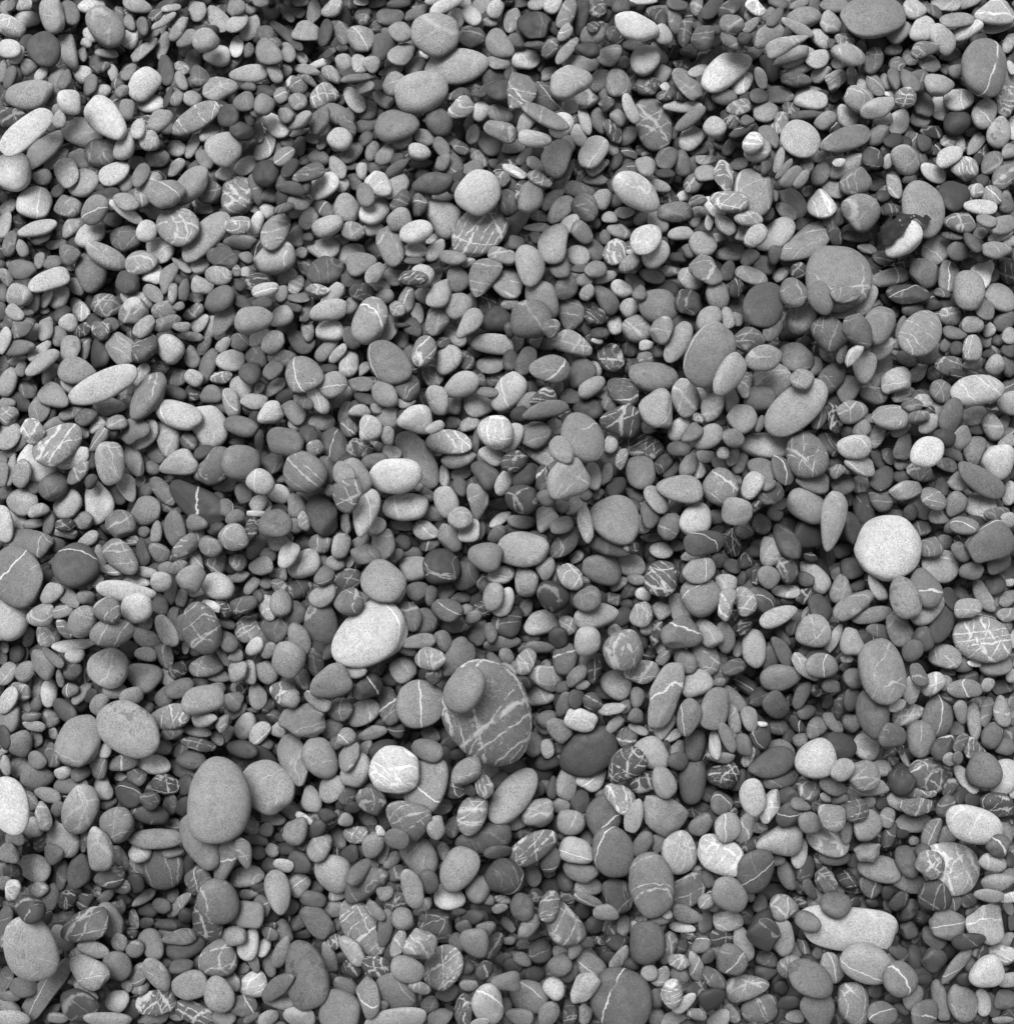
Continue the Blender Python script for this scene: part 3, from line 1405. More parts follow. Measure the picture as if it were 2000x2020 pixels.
1212 1245 14.4 12.5 0 59 3 v
1227 1219 23.5 15.7 50 25 2
1238 1193 13.1 10.5 0 19 1
1265 1213 24.8 20.9 80 54 4 v
1306 1205 19.6 17.8 70 62 3
1274 1240 15.2 11.8 -60 62 3
1293 1250 28.8 12.5 80 22 2 V
1340 1203 34.0 19.6 -70 68 2
1342 1250 39.2 34.0 20 44 4 bK
1227 1284 39.2 37.9 40 48 4 V
1267 1258 20.9 11.8 -70 31 1
1397 1248 32.7 20.9 -50 56 3 v
1431 1258 31.4 18.3 -75 49 2
1467 1235 18.3 15.7 80 16 3 V
1391 1298 36.6 24.8 -60 47 3 v
1352 1303 28.8 18.8 -55 46 3
1456 1279 17.8 9.9 75 68 2
1447 1316 23.5 15.7 20 35 3
1308 1298 17.0 12.5 50 58 2 b
1302 1277 15.7 9.1 -75 80 2
1423 1298 14.4 11.8 -60 49 1
1037 1305 28.8 19.6 60 54 3 v
1115 1303 34.0 24.0 75 37 3 b
1074 1335 37.9 22.2 -20 57 2 v
1137 1334 26.1 15.7 45 45 2
1171 1324 24.8 14.4 80 24 1 b
1034 1347 17.0 13.1 -20 19 1
1265 1326 34.5 22.2 10 57 3 V
1217 1350 31.4 30.1 -40 56 3
1196 1363 41.8 17.0 5 49 2
1311 1373 68.0 30.1 70 55 4 bK
1374 1351 32.7 25.6 35 59 3
1410 1398 43.1 27.4 75 47 3
1067 1373 27.4 19.6 -5 58 2
1112 1389 24.8 15.2 65 39 2
1136 1379 19.6 15.7 70 32 2
1169 1385 20.9 17.8 -30 29 4 V
1208 1399 26.7 12.5 8 59 3
1257 1376 20.4 14.4 85 43 3
1255 1413 15.7 15.2 90 41 2
1146 1420 31.9 22.2 -10 76 4 v
1080 1420 19.6 17.8 0 44 2
1105 1441 30.1 20.4 -35 50 3
1214 1428 23.5 13.1 45 62 2
1259 1439 20.9 9.1 -25 52 3
1237 1454 22.2 19.6 40 35 3 V
1359 1415 35.3 23.5 75 45 4 b
1312 1433 28.8 15.7 55 68 2
1327 1452 19.6 9.9 30 78 2
1450 1381 31.4 14.4 -50 43 2
1448 1418 27.4 13.1 -80 47 2
1478 1418 24.8 17.0 -80 52 2
1434 1454 32.7 12.5 -65 50 3
1468 1470 23.5 15.7 -70 38 2
1410 1469 29.3 11.8 -85 64 4
1372 1470 32.7 19.6 80 35 2
1422 1494 28.8 11.0 -5 51 2
1337 1478 19.6 13.1 70 47 2
1052 1470 24.8 20.9 -60 55 2
1080 1477 19.6 13.1 -85 70 3 b
1102 1475 17.0 13.1 0 49 1
1476 1494 20.9 10.5 60 65 2 V
1418 1345 13.1 9.1 0 48 2 VK
1468 1350 27.4 15.2 -35 23 2 Kb
1423 1371 23.5 6.5 -60 38 1 b
1170 1420 13.1 10.5 90 32 1 V
1071 1436 15.7 10.5 -40 36 1
1233 1394 14.4 11.8 60 38 1
1149 1352 14.4 9.1 20 62 1
1366 1096 23.5 11.8 10 62 1
1371 1274 15.7 15.7 0 26 1
1110 1355 15.7 11.8 20 29 1
1337 1075 15.7 13.1 0 40 1
1047 1261 18.3 10.5 0 29 1
1491 1088 18.3 13.1 0 26 1
1408 1135 15.7 13.1 0 16 1
1144 1062 20.9 15.7 0 38 1
1552 1069 39.2 20.4 -55 28 3
1752 1081 63.3 63.3 0 73 4
1761 1015 23.5 10.5 0 31 2
1819 1041 21.4 15.7 -5 34 3
1989 1026 15.7 15.7 40 63 3
1833 1081 27.4 23.0 15 40 3
1863 1070 17.0 15.2 0 43 2
1854 1116 36.6 31.4 -30 61 3 b
1895 1088 22.2 15.7 -55 45 2
1950 1070 49.7 37.9 20 40 4 bK
1916 1126 24.8 17.8 5 45 3
1970 1112 26.1 18.3 30 38 1
1997 1088 23.5 10.5 -10 16 1
1554 1124 26.1 20.4 -80 35 3 V
1606 1138 37.9 20.9 -50 63 3
1589 1143 18.3 14.4 -20 35 4
1598 1099 14.4 9.9 -20 23 2 V
1659 1162 28.8 21.4 85 46 3
1680 1121 26.1 22.2 -20 28 2
1662 1086 20.9 14.4 20 43 1
1551 1167 27.4 13.1 -5 65 3 V
1554 1185 15.7 9.1 -5 23 1
1616 1199 28.8 20.9 -60 28 2
1589 1175 20.9 15.7 30 16 1 V
1684 1193 45.7 19.6 32 48 4
1730 1160 28.8 12.5 -55 72 3 b
1720 1214 38.7 16.2 12 48 3
1785 1181 41.8 30.1 -70 51 4 s
1824 1162 39.2 28.8 -60 41 3 b
1827 1198 36.6 28.8 40 57 2
1853 1227 41.8 26.1 75 32 1
1773 1240 36.6 23.5 -60 46 2
1602 1247 34.5 31.4 15 56 4 v
1563 1240 15.7 14.4 60 30 1
1645 1260 31.4 11.0 62 75 3
1680 1266 30.1 20.9 -75 54 3 T
1734 1249 26.1 17.8 -20 40 2 v
1821 1261 24.8 20.9 -60 35 2
1799 1284 23.0 19.6 50 36 2
1739 1326 64.0 44.4 -75 48 4 v
1938 1262 57.5 41.8 -15 54 4 V
1863 1294 34.0 24.0 -15 53 3 v
1900 1311 20.9 15.7 20 45 1
1875 1183 23.5 14.4 -60 22 2
1896 1172 19.6 11.8 -40 30 1
1909 1201 27.4 20.4 12 56 4 v
1939 1175 36.6 15.7 -60 50 3
1960 1154 23.5 20.9 -20 29 2
1989 1180 20.9 14.4 30 50 2
1989 1213 22.2 15.2 0 54 3 v
1984 1235 14.4 12.5 -60 48 2
1942 1216 26.1 11.8 -20 25 1 b
1964 1314 32.7 19.6 5 49 3
1997 1261 18.3 7.8 90 65 3
1921 1309 15.7 6.5 -10 88 2 VK
1543 1286 32.7 14.4 -60 39 3
1620 1314 32.7 24.0 0 52 4 b
1586 1316 34.0 15.7 -45 56 2 v
1670 1300 13.1 7.8 0 62 2 VK
1686 1339 23.5 20.9 0 39 2
1640 1354 20.4 14.4 -5 44 3
1581 1371 28.8 14.4 60 40 2
1610 1362 15.7 13.1 0 28 1 V
1531 1392 27.4 23.5 -50 34 3
1812 1331 24.8 15.2 -60 38 3 v
1837 1350 26.1 20.4 30 63 3 v
1863 1347 15.7 15.7 0 48 2
1798 1360 31.4 17.0 80 60 2 v
1870 1325 17.0 8.4 -5 52 2 b
1903 1360 34.0 18.8 0 50 3 b
1910 1337 20.9 14.4 0 19 3
1948 1352 17.8 11.8 50 61 3
1978 1355 22.2 15.7 0 37 2
1994 1333 14.4 10.5 90 72 2
1721 1407 48.4 31.4 -80 35 3
1680 1381 23.5 15.7 80 37 1
1680 1426 20.9 18.3 -20 50 2
1654 1397 23.5 9.9 85 16 1
1631 1386 15.7 11.8 70 38 1
1591 1405 18.3 14.4 20 36 2
1642 1426 25.6 13.1 -50 41 3
1610 1437 23.5 18.3 50 41 3
1571 1428 20.9 11.8 -55 25 1 b
1535 1436 20.9 16.2 -10 33 2
1578 1461 15.2 13.6 0 41 3
1555 1457 18.3 11.8 60 19 1
1850 1413 41.8 30.1 80 45 3 b
1791 1410 32.7 19.6 20 72 2 V
1895 1405 24.0 13.1 -80 53 3
1921 1423 36.6 13.6 -85 65 3
1946 1405 30.1 13.1 80 46 2 v
1976 1403 31.4 16.2 -80 55 3 v
1929 1386 19.6 11.8 30 45 1
1887 1439 15.7 14.4 0 68 2
1815 1457 36.6 27.4 -80 48 4 v
1957 1452 27.4 20.4 70 40 3 b
1981 1474 22.2 18.3 0 36 2
1760 1452 27.4 24.0 0 39 3
1658 1473 31.4 26.1 -30 25 2
1709 1473 27.4 24.8 -40 65 3 V
1861 1473 28.8 19.6 50 28 2 b
1895 1465 20.9 11.8 60 31 2
1918 1478 26.1 19.6 -30 40 2 VK
1754 1488 15.7 10.5 20 36 1 V
1874 1499 14.4 13.1 -30 56 2
1889 1496 12.5 10.5 90 41 2
1793 1486 13.1 11.8 90 46 1
1769 1392 18.3 11.8 20 72 2
1761 1501 13.1 10.5 0 27 1
1814 1313 20.9 11.8 -20 40 1
1542 1253 26.1 9.1 -50 11 1
1997 1386 13.1 10.5 90 49 2
1615 1130 31.4 20.9 90 4 1
1693 1156 15.7 11.8 40 30 1
1991 1149 11.8 7.8 0 75 2 V
1997 1413 18.3 10.5 90 35 2
17 1589 57.5 39.2 -75 73 4
139 1549 32.7 16.2 5 38 2
95 1569 26.7 14.4 -20 50 3
159 1597 48.4 34.0 70 60 4
203 1554 26.1 17.8 -80 62 3 v
238 1533 13.1 9.1 -10 65 2
254 1567 28.8 22.2 -50 22 2 b
327 1548 28.2 19.6 -15 25 3 bV
297 1580 19.6 18.8 0 29 3
337 1587 20.4 14.4 85 32 3
366 1549 20.9 16.2 70 25 2
397 1661 56.2 34.0 -65 46 3
295 1608 39.2 18.8 -15 34 2 v
363 1591 20.9 14.4 60 19 1
342 1627 18.3 13.1 0 28 1 b
230 1627 36.1 32.7 60 45 3 v
197 1676 43.1 25.6 -80 61 4 v
304 1656 53.6 19.6 2 48 4
277 1682 23.5 19.6 20 68 2
320 1714 43.1 39.2 -20 39 2 v
342 1681 22.2 10.5 10 46 2
86 1609 28.8 16.2 -75 60 3 V
63 1633 22.2 18.8 -10 75 2
125 1656 36.6 28.8 -50 72 2 v
107 1685 20.4 18.8 -30 55 3
166 1659 24.8 7.8 85 44 2 V
238 1693 26.1 13.1 -60 72 3 v
218 1731 30.1 20.4 15 35 3 V
157 1721 35.3 23.0 80 39 3
123 1727 30.1 11.0 82 39 2
68 1712 33.5 24.8 -25 83 3
81 1661 19.6 14.4 80 46 2 V
60 1580 20.9 14.4 -60 43 2 v
29 1656 18.8 15.2 0 62 2
18 1685 22.2 17.8 -40 59 2 v
25 1720 19.6 15.7 0 15 1
5 1716 14.4 10.5 90 46 1
115 1596 15.7 14.4 60 43 2
25 1757 21.4 15.2 80 70 3 V
9 1742 15.7 13.1 60 46 2
78 1754 18.8 16.2 40 65 3 V
59 1793 30.1 26.1 -40 25 4 v
99 1771 28.8 17.0 70 42 2
133 1774 20.9 18.8 60 19 2 V
167 1778 20.4 15.7 20 29 3 V
186 1755 17.0 13.1 -20 44 2 V
208 1769 19.6 11.0 30 44 2
242 1750 17.0 14.4 0 35 2 v
267 1742 20.9 17.0 -60 23 1
285 1771 27.4 11.0 35 62 3
21 1793 18.3 11.8 -50 25 1
128 1810 28.8 14.4 10 30 2
170 1826 48.4 30.1 25 35 4 V
217 1816 36.6 26.1 -60 49 2
125 1852 28.8 19.6 -50 59 2
61 1873 65.3 51.0 -70 62 4 v
183 1873 32.7 16.2 -15 64 3
149 1884 18.3 10.5 55 65 2 v
175 1918 40.5 28.2 -40 56 4 vT
237 1860 19.6 16.2 -50 52 2 v
231 1907 30.1 27.4 -40 43 3
267 1873 19.6 16.2 40 45 3 v
299 1864 31.9 23.0 -70 44 3 s
319 1787 18.8 15.2 -20 34 2
353 1786 30.1 11.8 48 49 3 v
293 1796 20.9 15.7 0 11 1
329 1825 23.0 11.0 -5 24 2
264 1813 20.9 9.9 -80 46 3 v
289 1821 15.7 10.5 20 29 1
259 1842 13.1 11.8 0 16 1 V
355 1850 32.7 15.2 8 40 3
369 1872 43.1 18.3 20 28 2
410 1823 43.1 24.8 -60 28 3 V
431 1780 43.1 39.2 -60 44 4 v
392 1738 27.4 25.6 -40 35 3 b
444 1698 48.4 20.9 72 51 2 b
465 1848 21.4 20.4 0 52 4
431 1894 37.9 34.0 30 44 3 V
10 1821 34.0 15.7 80 31 2
311 1924 36.6 20.4 -52 53 4 s
358 1907 24.8 14.4 10 31 3
374 1944 34.5 28.2 15 54 4
433 1963 35.3 28.8 -70 54 4 s
311 1978 48.4 24.8 15 38 3 VK
231 1975 23.5 21.4 40 75 4
157 1985 39.2 31.4 -20 19 3 v
169 1954 28.8 11.0 -35 49 2
46 1948 27.4 19.6 -10 41 3
89 1957 70.6 24.8 55 48 2 bK
10 1933 26.1 15.7 70 45 2
21 1965 22.2 11.8 0 44 2
16 1988 23.5 15.7 -20 48 2 v
26 2010 34.0 15.7 -5 63 3
115 2009 20.9 11.8 0 54 3
101 1999 23.5 13.1 50 46 1
214 2012 45.7 15.7 0 55 3
274 1923 26.1 17.0 60 45 2 b
278 1949 19.6 13.1 30 42 2
250 1945 11.8 11.8 0 54 2
227 1944 15.7 10.5 0 43 1
303 2009 31.4 13.1 10 65 2
384 1999 41.8 20.9 -20 35 3 V
350 1999 18.3 15.7 0 59 1 v
442 2009 23.5 18.3 0 48 2
459 1936 20.9 14.4 -60 52 2
327 1902 15.7 11.8 0 31 1
342 1766 15.7 10.5 60 33 1
213 1583 18.3 13.1 20 46 2
366 1808 15.7 15.7 0 8 1
209 1985 14.4 13.1 90 38 1
261 1993 20.9 15.7 90 32 1
167 1546 13.1 9.1 0 35 1
196 1612 15.7 13.1 0 43 1
235 1792 18.3 13.1 60 39 1
246 1774 15.7 10.5 0 12 1
654 1556 30.1 23.0 70 56 3
615 1578 28.8 19.6 -75 52 3
686 1570 22.2 15.7 50 29 1
735 1580 34.0 24.8 -30 41 2 V
806 1617 44.4 35.3 -25 44 3 V
900 1557 19.6 18.3 -20 30 2 V
955 1553 23.0 18.3 -80 45 3 V
931 1609 40.5 27.4 65 51 4 bV
871 1593 22.2 15.7 20 62 2 v
861 1634 24.8 18.3 75 56 3
893 1631 22.2 14.4 70 52 2 v
782 1656 24.8 20.4 -40 40 3
829 1693 43.1 30.1 -60 43 3 v
904 1715 45.7 32.7 60 53 4
886 1770 31.4 26.1 -20 80 3
845 1740 24.8 18.3 -80 37 3
814 1755 40.5 20.9 -75 59 4
942 1755 28.8 24.8 80 43 3
875 1680 19.6 12.5 -80 44 3
571 1596 23.5 17.0 -40 62 2 V
599 1614 19.6 7.8 -30 69 3 bK
537 1614 27.4 14.4 -15 55 2
584 1640 28.2 23.0 60 49 4 b
524 1638 16.2 13.6 10 55 2
625 1635 22.2 15.2 40 29 1
646 1609 18.3 13.1 0 14 1
683 1618 14.4 13.1 10 50 3 v
703 1647 24.8 17.0 0 49 3 V
725 1617 22.2 11.8 -35 32 1
696 1593 18.3 11.8 0 18 1
538 1678 15.2 13.6 -20 58 2
632 1672 30.1 22.2 60 52 3 v
665 1656 24.8 17.0 -70 55 2
691 1686 18.8 17.8 60 25 2
657 1721 39.2 34.0 -40 59 3
737 1668 28.8 20.4 60 52 3
708 1721 32.7 15.7 50 38 3
722 1745 47.0 24.8 35 36 2 v
750 1640 11.8 7.8 -60 70 3 bK
757 1685 20.9 9.9 75 55 2
773 1697 20.9 13.1 50 49 2
782 1724 19.6 15.7 30 28 2 v
559 1707 19.6 12.5 -15 70 4
590 1703 24.8 19.6 -30 33 2
534 1708 18.3 15.7 0 30 1
548 1761 45.7 24.0 -80 58 4
590 1745 24.8 20.4 50 58 2 b
618 1774 26.7 15.7 -10 39 3
653 1795 27.4 15.7 10 54 2
625 1818 41.8 22.2 -45 39 3 KT
665 1763 18.3 15.7 50 65 2 b
760 1763 17.0 14.4 30 45 3
782 1779 26.1 18.3 10 33 1 V
740 1797 23.5 13.1 -45 41 3 v
835 1789 22.2 13.1 45 62 2 v
795 1813 23.5 21.4 -70 48 3
861 1826 39.2 32.7 -15 36 3 VK
761 1831 36.6 15.2 82 42 3
714 1831 58.8 34.0 -55 48 3 V
697 1877 32.7 18.8 -55 58 4
657 1857 18.3 16.2 -20 35 2 VK
786 1863 28.8 13.6 72 51 3 v
829 1864 30.1 28.2 30 53 4 VK
558 1839 26.1 18.3 -60 45 2
555 1881 32.7 16.2 70 49 3
605 1923 68.0 40.5 -80 38 3 s
531 1899 28.8 13.6 -80 47 2
520 1869 19.6 13.6 60 74 2
649 1891 30.1 14.4 -75 53 2
875 1908 45.7 35.3 60 48 4 V
804 1914 33.5 25.6 -15 53 3
939 1861 30.8 26.1 -50 47 3
957 1833 20.9 14.4 20 44 2
916 1829 15.7 14.4 0 34 2
903 1861 20.9 15.7 -60 37 2
973 1865 28.8 15.2 60 40 2 V
744 1904 26.1 22.2 -30 28 2 VK
780 1959 41.8 32.7 -40 44 2 v
725 1965 41.8 22.2 -85 48 4 bK
680 1949 27.4 17.0 -45 45 2
693 1912 20.9 18.3 -40 11 1 V
670 1996 43.1 39.2 -75 45 4
780 2012 60.1 20.9 8 60 4
550 1946 36.6 18.3 38 39 3
550 1978 30.1 13.1 -10 44 2 v
593 2006 34.0 18.8 -5 60 3
529 2009 22.2 14.4 30 58 3
828 1950 22.2 11.8 -15 50 3 v
848 1983 19.6 15.7 30 52 3 v
926 1944 20.4 11.0 0 57 3
955 1915 20.9 15.7 60 25 2 v
922 1910 15.7 15.7 0 21 1
916 1991 30.1 20.9 90 31 2 VK
963 1983 37.9 30.1 -85 66 4 b
869 2009 27.4 18.3 30 62 2
970 1931 14.4 13.1 90 28 1
754 1985 13.1 11.0 20 38 2
882 1957 23.5 18.3 0 39 1
887 1991 10.5 7.8 0 41 1
986 1792 15.7 9.9 10 54 2
965 1776 13.1 11.8 0 44 1
926 1732 15.7 15.7 50 35 2
931 1810 23.5 15.7 0 8 1
947 2017 18.3 7.8 10 59 4
905 1800 15.7 7.8 10 17 1
605 1586 15.7 15.7 0 9 1
571 1674 20.9 13.1 10 14 1
599 1667 17.0 11.8 0 29 1
510 1682 15.7 15.7 0 38 1
573 1792 20.9 14.4 60 43 1
667 1823 13.1 10.5 90 28 1
594 1842 20.9 10.5 0 26 1
657 1933 15.7 13.1 0 26 1
858 1667 11.8 10.5 0 55 1
926 1559 13.1 13.1 0 27 1
788 1570 23.5 6.5 0 38 1
552 1651 13.1 10.5 0 33 1
625 1750 15.7 13.1 0 24 1
738 1708 10.5 10.5 0 47 1
997 1985 15.7 13.1 90 46 1
516 2012 15.7 10.5 0 35 1
652 1965 13.1 11.8 0 32 1
829 1996 13.1 13.1 0 21 1
1061 1604 32.7 27.4 20 55 3 v
1144 1583 24.8 18.8 70 25 2
1125 1623 28.2 25.6 -20 53 4 v
1105 1591 19.6 15.7 -20 48 1
1052 1672 51.0 26.1 32 41 4 V
1136 1680 34.0 25.6 -15 64 4 b
1086 1698 26.1 19.6 75 38 2 b
1209 1682 49.7 40.5 -75 41 4 b
1192 1612 47.0 32.7 80 35 2 b
1223 1574 34.0 23.5 -45 51 3 V
1251 1609 34.0 17.0 70 58 3
1311 1606 47.0 35.3 -35 56 3 K
1423 1586 23.5 20.9 -60 38 3 b
1400 1567 17.0 15.7 30 46 2
1371 1599 31.4 14.4 10 32 2 v
1383 1627 26.1 18.8 40 47 3
1435 1634 29.3 26.1 70 61 4 b
1470 1635 31.4 17.8 70 67 2 b
1340 1682 43.1 34.5 -85 67 3 bV
1421 1688 49.7 35.3 -30 71 3 V
1284 1746 62.7 43.1 -80 44 4 v
1268 1667 27.4 18.8 60 39 2
1298 1664 19.6 13.1 80 48 2
1353 1755 41.8 31.4 30 40 2 VK
1439 1766 36.6 30.1 -40 52 4
1484 1667 20.9 11.0 35 25 2 V
1436 1816 30.1 22.2 -5 66 3 v
1467 1865 34.0 18.3 -70 55 3
1440 1897 31.4 30.8 0 42 4 b
1392 1779 17.0 15.2 30 54 3 b
1355 1805 31.4 16.2 -20 53 2
1346 1830 25.6 10.5 -10 72 3
1392 1821 23.5 13.6 80 35 2
1316 1804 11.8 9.9 -60 59 3
1301 1813 19.6 13.1 0 38 2
1276 1861 43.1 34.5 -80 34 4
1316 1870 32.7 17.0 75 37 2 v
1196 1801 26.1 15.2 -10 51 3 b
1220 1766 35.3 28.8 -50 32 1 v
1162 1750 27.4 19.6 0 60 2
1159 1776 28.8 11.0 -20 47 2 b
1146 1721 36.1 22.2 -20 43 3
1031 1789 28.2 23.0 -70 31 4
1043 1826 26.1 19.6 60 56 3
1084 1789 31.4 20.4 75 38 3 v
1114 1826 45.0 31.4 -60 41 3 V
1058 1769 18.3 15.7 -30 19 2 v
1051 1727 22.2 15.7 -70 46 2
1115 1740 20.9 17.0 -60 27 2
1086 1750 23.5 18.3 0 30 1
1120 1771 19.6 11.8 -30 36 1 b
1065 1878 24.8 22.2 50 34 3 v
1030 1893 18.8 13.1 -30 45 3
1105 1880 15.7 14.4 0 51 2
1105 1904 24.8 21.4 30 41 4
1125 1918 23.5 18.3 50 33 2
1165 1904 35.3 24.0 -55 48 3 b
1152 1949 31.4 23.5 50 66 4 VK
1093 1951 24.0 19.6 -45 67 4
1044 1967 37.9 31.4 -25 52 3 b
1123 1997 28.8 17.0 -85 27 3 vK
1081 2001 26.1 19.6 60 48 2
1024 2006 28.8 15.7 -15 57 3
1154 2001 20.9 14.4 80 61 2
1225 1972 64.0 57.5 -60 35 4 bk
1223 1890 26.7 12.5 52 52 3
1217 1861 20.9 17.0 -10 19 2 v
1173 1826 18.3 17.0 0 34 1
1204 1834 15.7 13.1 0 30 2 V
1230 1826 23.5 13.1 85 45 2
1264 1814 13.1 5.8 0 44 1 V
1340 1898 20.9 17.8 -20 48 4 v
1372 1907 30.1 15.2 -75 59 3 b
1280 1921 17.0 16.2 0 52 4
1304 1928 23.0 14.4 50 50 3 v
1342 1925 20.9 14.4 -30 40 3
1408 1931 28.8 17.0 -40 31 3
1325 1962 28.8 20.9 80 53 4 V
1350 1980 27.4 12.5 40 67 3
1376 2002 20.9 13.1 -10 47 3 VK
1418 2012 24.8 18.3 40 75 3
1332 2012 28.8 14.4 5 49 3
1384 1864 20.4 16.2 40 44 3 b
1423 1852 23.5 18.3 0 25 2 v
1357 1847 15.7 9.1 -10 25 3 V
1395 1889 18.3 11.8 60 35 1
1442 2001 22.2 14.4 -50 52 2 v
1405 1970 26.1 19.6 20 20 1
1374 1951 23.5 15.7 10 19 1 v
1293 1970 20.4 14.4 -80 34 2
1293 2006 20.9 15.7 90 48 1
1055 1923 19.6 16.2 0 19 1
1031 1865 15.7 10.5 0 35 1
1042 1847 24.8 9.1 5 38 1
1159 1860 14.4 11.8 0 31 1
1246 1902 15.7 13.1 0 14 1
1340 1868 18.3 15.7 0 9 1
1199 1889 17.0 13.1 0 11 1
1149 1795 18.3 15.7 90 29 1
1397 1735 18.3 14.4 -60 38 1
1473 1808 15.7 15.7 0 11 1
1157 1656 15.7 14.4 -60 55 1
1034 1732 15.7 15.7 -60 41 1 V
1235 1557 26.1 11.8 -60 52 1
1065 1557 14.4 10.5 90 33 1
1455 1580 15.7 11.8 90 9 1 V
1112 1651 15.7 10.5 0 19 1
1481 1771 9.1 9.1 0 68 2 b
1026 1646 23.5 10.5 0 9 1
1308 1902 15.7 10.5 0 11 1
1180 1857 15.7 7.8 -30 11 1 V
1327 1586 15.7 10.5 0 32 1
1332 1531 20.9 13.1 90 24 1
1408 1787 13.1 13.1 0 45 1
1374 1714 10.5 7.8 0 59 2
1444 1975 18.3 11.8 0 36 1
1595 1563 24.0 20.9 -60 40 3 v
1641 1552 28.2 16.2 -25 50 3
1808 1565 39.2 10.5 0 50 1 V
1874 1554 20.9 13.1 60 31 2 v
1919 1579 18.3 14.4 0 27 2
1897 1570 18.3 10.5 60 22 1
1969 1591 34.0 25.6 -5 28 2 VK
1921 1627 54.9 35.3 -20 72 4
1866 1592 23.0 17.0 50 38 3 v
1806 1591 31.9 17.0 5 43 3 VK
1799 1622 34.0 20.9 0 55 2 K
1772 1580 23.5 18.8 -30 58 2
1750 1614 20.9 15.2 85 48 4
1688 1599 25.6 23.0 20 31 3 V
1710 1630 32.7 26.1 75 54 3
1714 1583 14.4 11.8 0 55 2
1740 1584 14.4 11.8 40 25 2
1555 1609 26.1 22.2 40 32 2 b
1554 1570 22.2 19.6 0 27 1
1578 1588 20.9 11.8 -20 43 2
1628 1574 11.8 9.1 -40 55 2 b
1656 1576 19.6 10.5 10 42 2
1597 1623 22.2 20.9 -40 51 3
1641 1612 28.8 24.0 -35 48 4 v
1631 1659 43.1 26.1 -25 63 3 V
1576 1682 30.1 16.2 85 65 2
1644 1690 32.7 18.3 -5 36 2
1612 1591 11.8 10.5 30 25 1
1670 1643 22.2 11.8 80 55 1
1680 1667 17.0 11.8 -20 46 1
1754 1648 27.4 13.1 70 31 3 v
1710 1682 26.1 20.9 10 63 4 vK
1737 1715 43.1 26.1 -12 49 3
1789 1699 34.0 24.0 -65 32 3
1793 1742 36.6 18.3 -10 55 2 v
1874 1714 58.8 49.7 -20 65 3 VT
1835 1706 30.1 27.4 -30 48 4 V
1819 1680 17.0 15.7 0 32 3
1837 1643 31.4 18.3 65 43 3 b
1866 1651 20.9 19.6 0 50 2
1803 1659 10.5 9.9 0 58 2
1970 1669 23.5 21.4 0 38 4 bK
1981 1643 23.5 15.7 -60 44 2
1956 1701 28.8 18.3 -15 62 3
1845 1769 34.0 30.1 -20 28 4 v
1879 1784 22.2 15.7 50 38 2 b
1968 1742 32.7 17.0 10 53 3
1952 1727 11.8 9.1 0 48 2
1986 1732 19.6 14.4 40 41 2
1951 1767 29.3 12.5 -5 54 3
1910 1776 15.7 15.7 0 31 1 v
1947 1821 39.2 36.1 -75 73 3 bK
1870 1823 35.3 27.4 -10 53 4 bK
1910 1857 32.7 15.7 10 24 4
1886 1906 44.4 12.5 50 52 4 b
1977 1885 30.1 19.6 -10 70 3 VK
1946 1920 34.0 30.1 25 76 4
1994 1933 28.8 14.4 10 61 3
1986 1855 20.9 13.1 30 62 2
1934 1881 17.0 15.7 -50 25 2 b
1931 1855 15.7 13.1 0 29 1
1900 1980 37.1 28.2 -75 50 4 v
1939 1980 27.4 16.2 -80 76 3
1959 1983 26.1 15.7 -80 39 1
1984 1972 22.2 20.9 0 43 2 b
1978 2014 20.9 9.1 0 51 3
1855 1978 45.7 16.2 -78 44 2
1824 2001 30.1 24.8 60 39 3 b
1776 1933 35.3 30.8 -60 44 4 b
1802 1967 26.1 17.8 60 43 2
1740 2001 30.1 23.5 -10 41 3 b
1683 1978 43.1 30.1 -75 49 4 V
1709 1902 51.0 37.9 -20 58 4 b
1674 1833 90.2 43.1 -8 70 3 B
1648 1786 30.8 25.6 -10 40 4
1593 1819 27.4 20.4 -30 45 4
1610 1791 13.1 9.1 -60 41 2
1629 1738 27.4 22.2 -60 35 3 VK
1552 1727 30.1 15.7 -70 43 2
1588 1716 28.8 17.0 80 28 2 v
1544 1791 26.1 25.6 0 52 4 v
1578 1776 19.6 11.0 -50 25 2 V
1597 1755 22.2 11.0 -60 34 2
1671 1735 24.8 17.0 -40 19 2 V
1717 1750 24.0 20.4 -50 43 3 b
1750 1761 13.1 13.1 0 18 1
1773 1779 24.8 18.3 55 26 2 v
1793 1797 23.5 15.7 60 16 1
1793 1836 18.8 17.0 20 39 2 K
1808 1851 14.4 6.5 50 52 2
1842 1852 27.4 18.3 -35 35 2
1821 1810 14.4 14.4 -60 21 1
1840 1894 26.1 23.5 0 35 2 K
1803 1891 26.1 15.2 -80 19 1
1773 1881 20.9 13.1 -30 29 2 v
1641 1910 32.7 22.2 -60 56 3 b
1599 1932 47.0 32.7 -35 42 4 s
1556 1907 26.1 18.8 40 46 2 v
1615 1991 36.6 31.4 -70 46 3 b
1543 1851 35.3 23.0 -80 59 3
1586 1868 20.9 10.5 -60 41 2 b
1565 1878 20.9 15.7 -50 47 1
1612 1881 14.4 10.5 60 33 1
1539 1948 15.2 14.4 0 18 2
1555 1978 23.5 13.1 10 11 1
1568 2006 18.8 13.1 0 65 3
1725 1957 14.4 13.6 0 43 1
1821 1933 15.7 10.5 0 11 1
1903 1933 15.7 13.1 0 11 1
1764 1970 19.6 10.5 0 27 1
1997 1821 15.7 10.5 90 41 1
1989 1792 15.7 10.5 -50 62 1
1994 1771 23.5 10.5 10 74 3 b
1991 1698 15.7 10.5 90 19 1
1997 1565 10.5 6.5 90 74 3
1680 1810 7.8 5.2 0 26 1
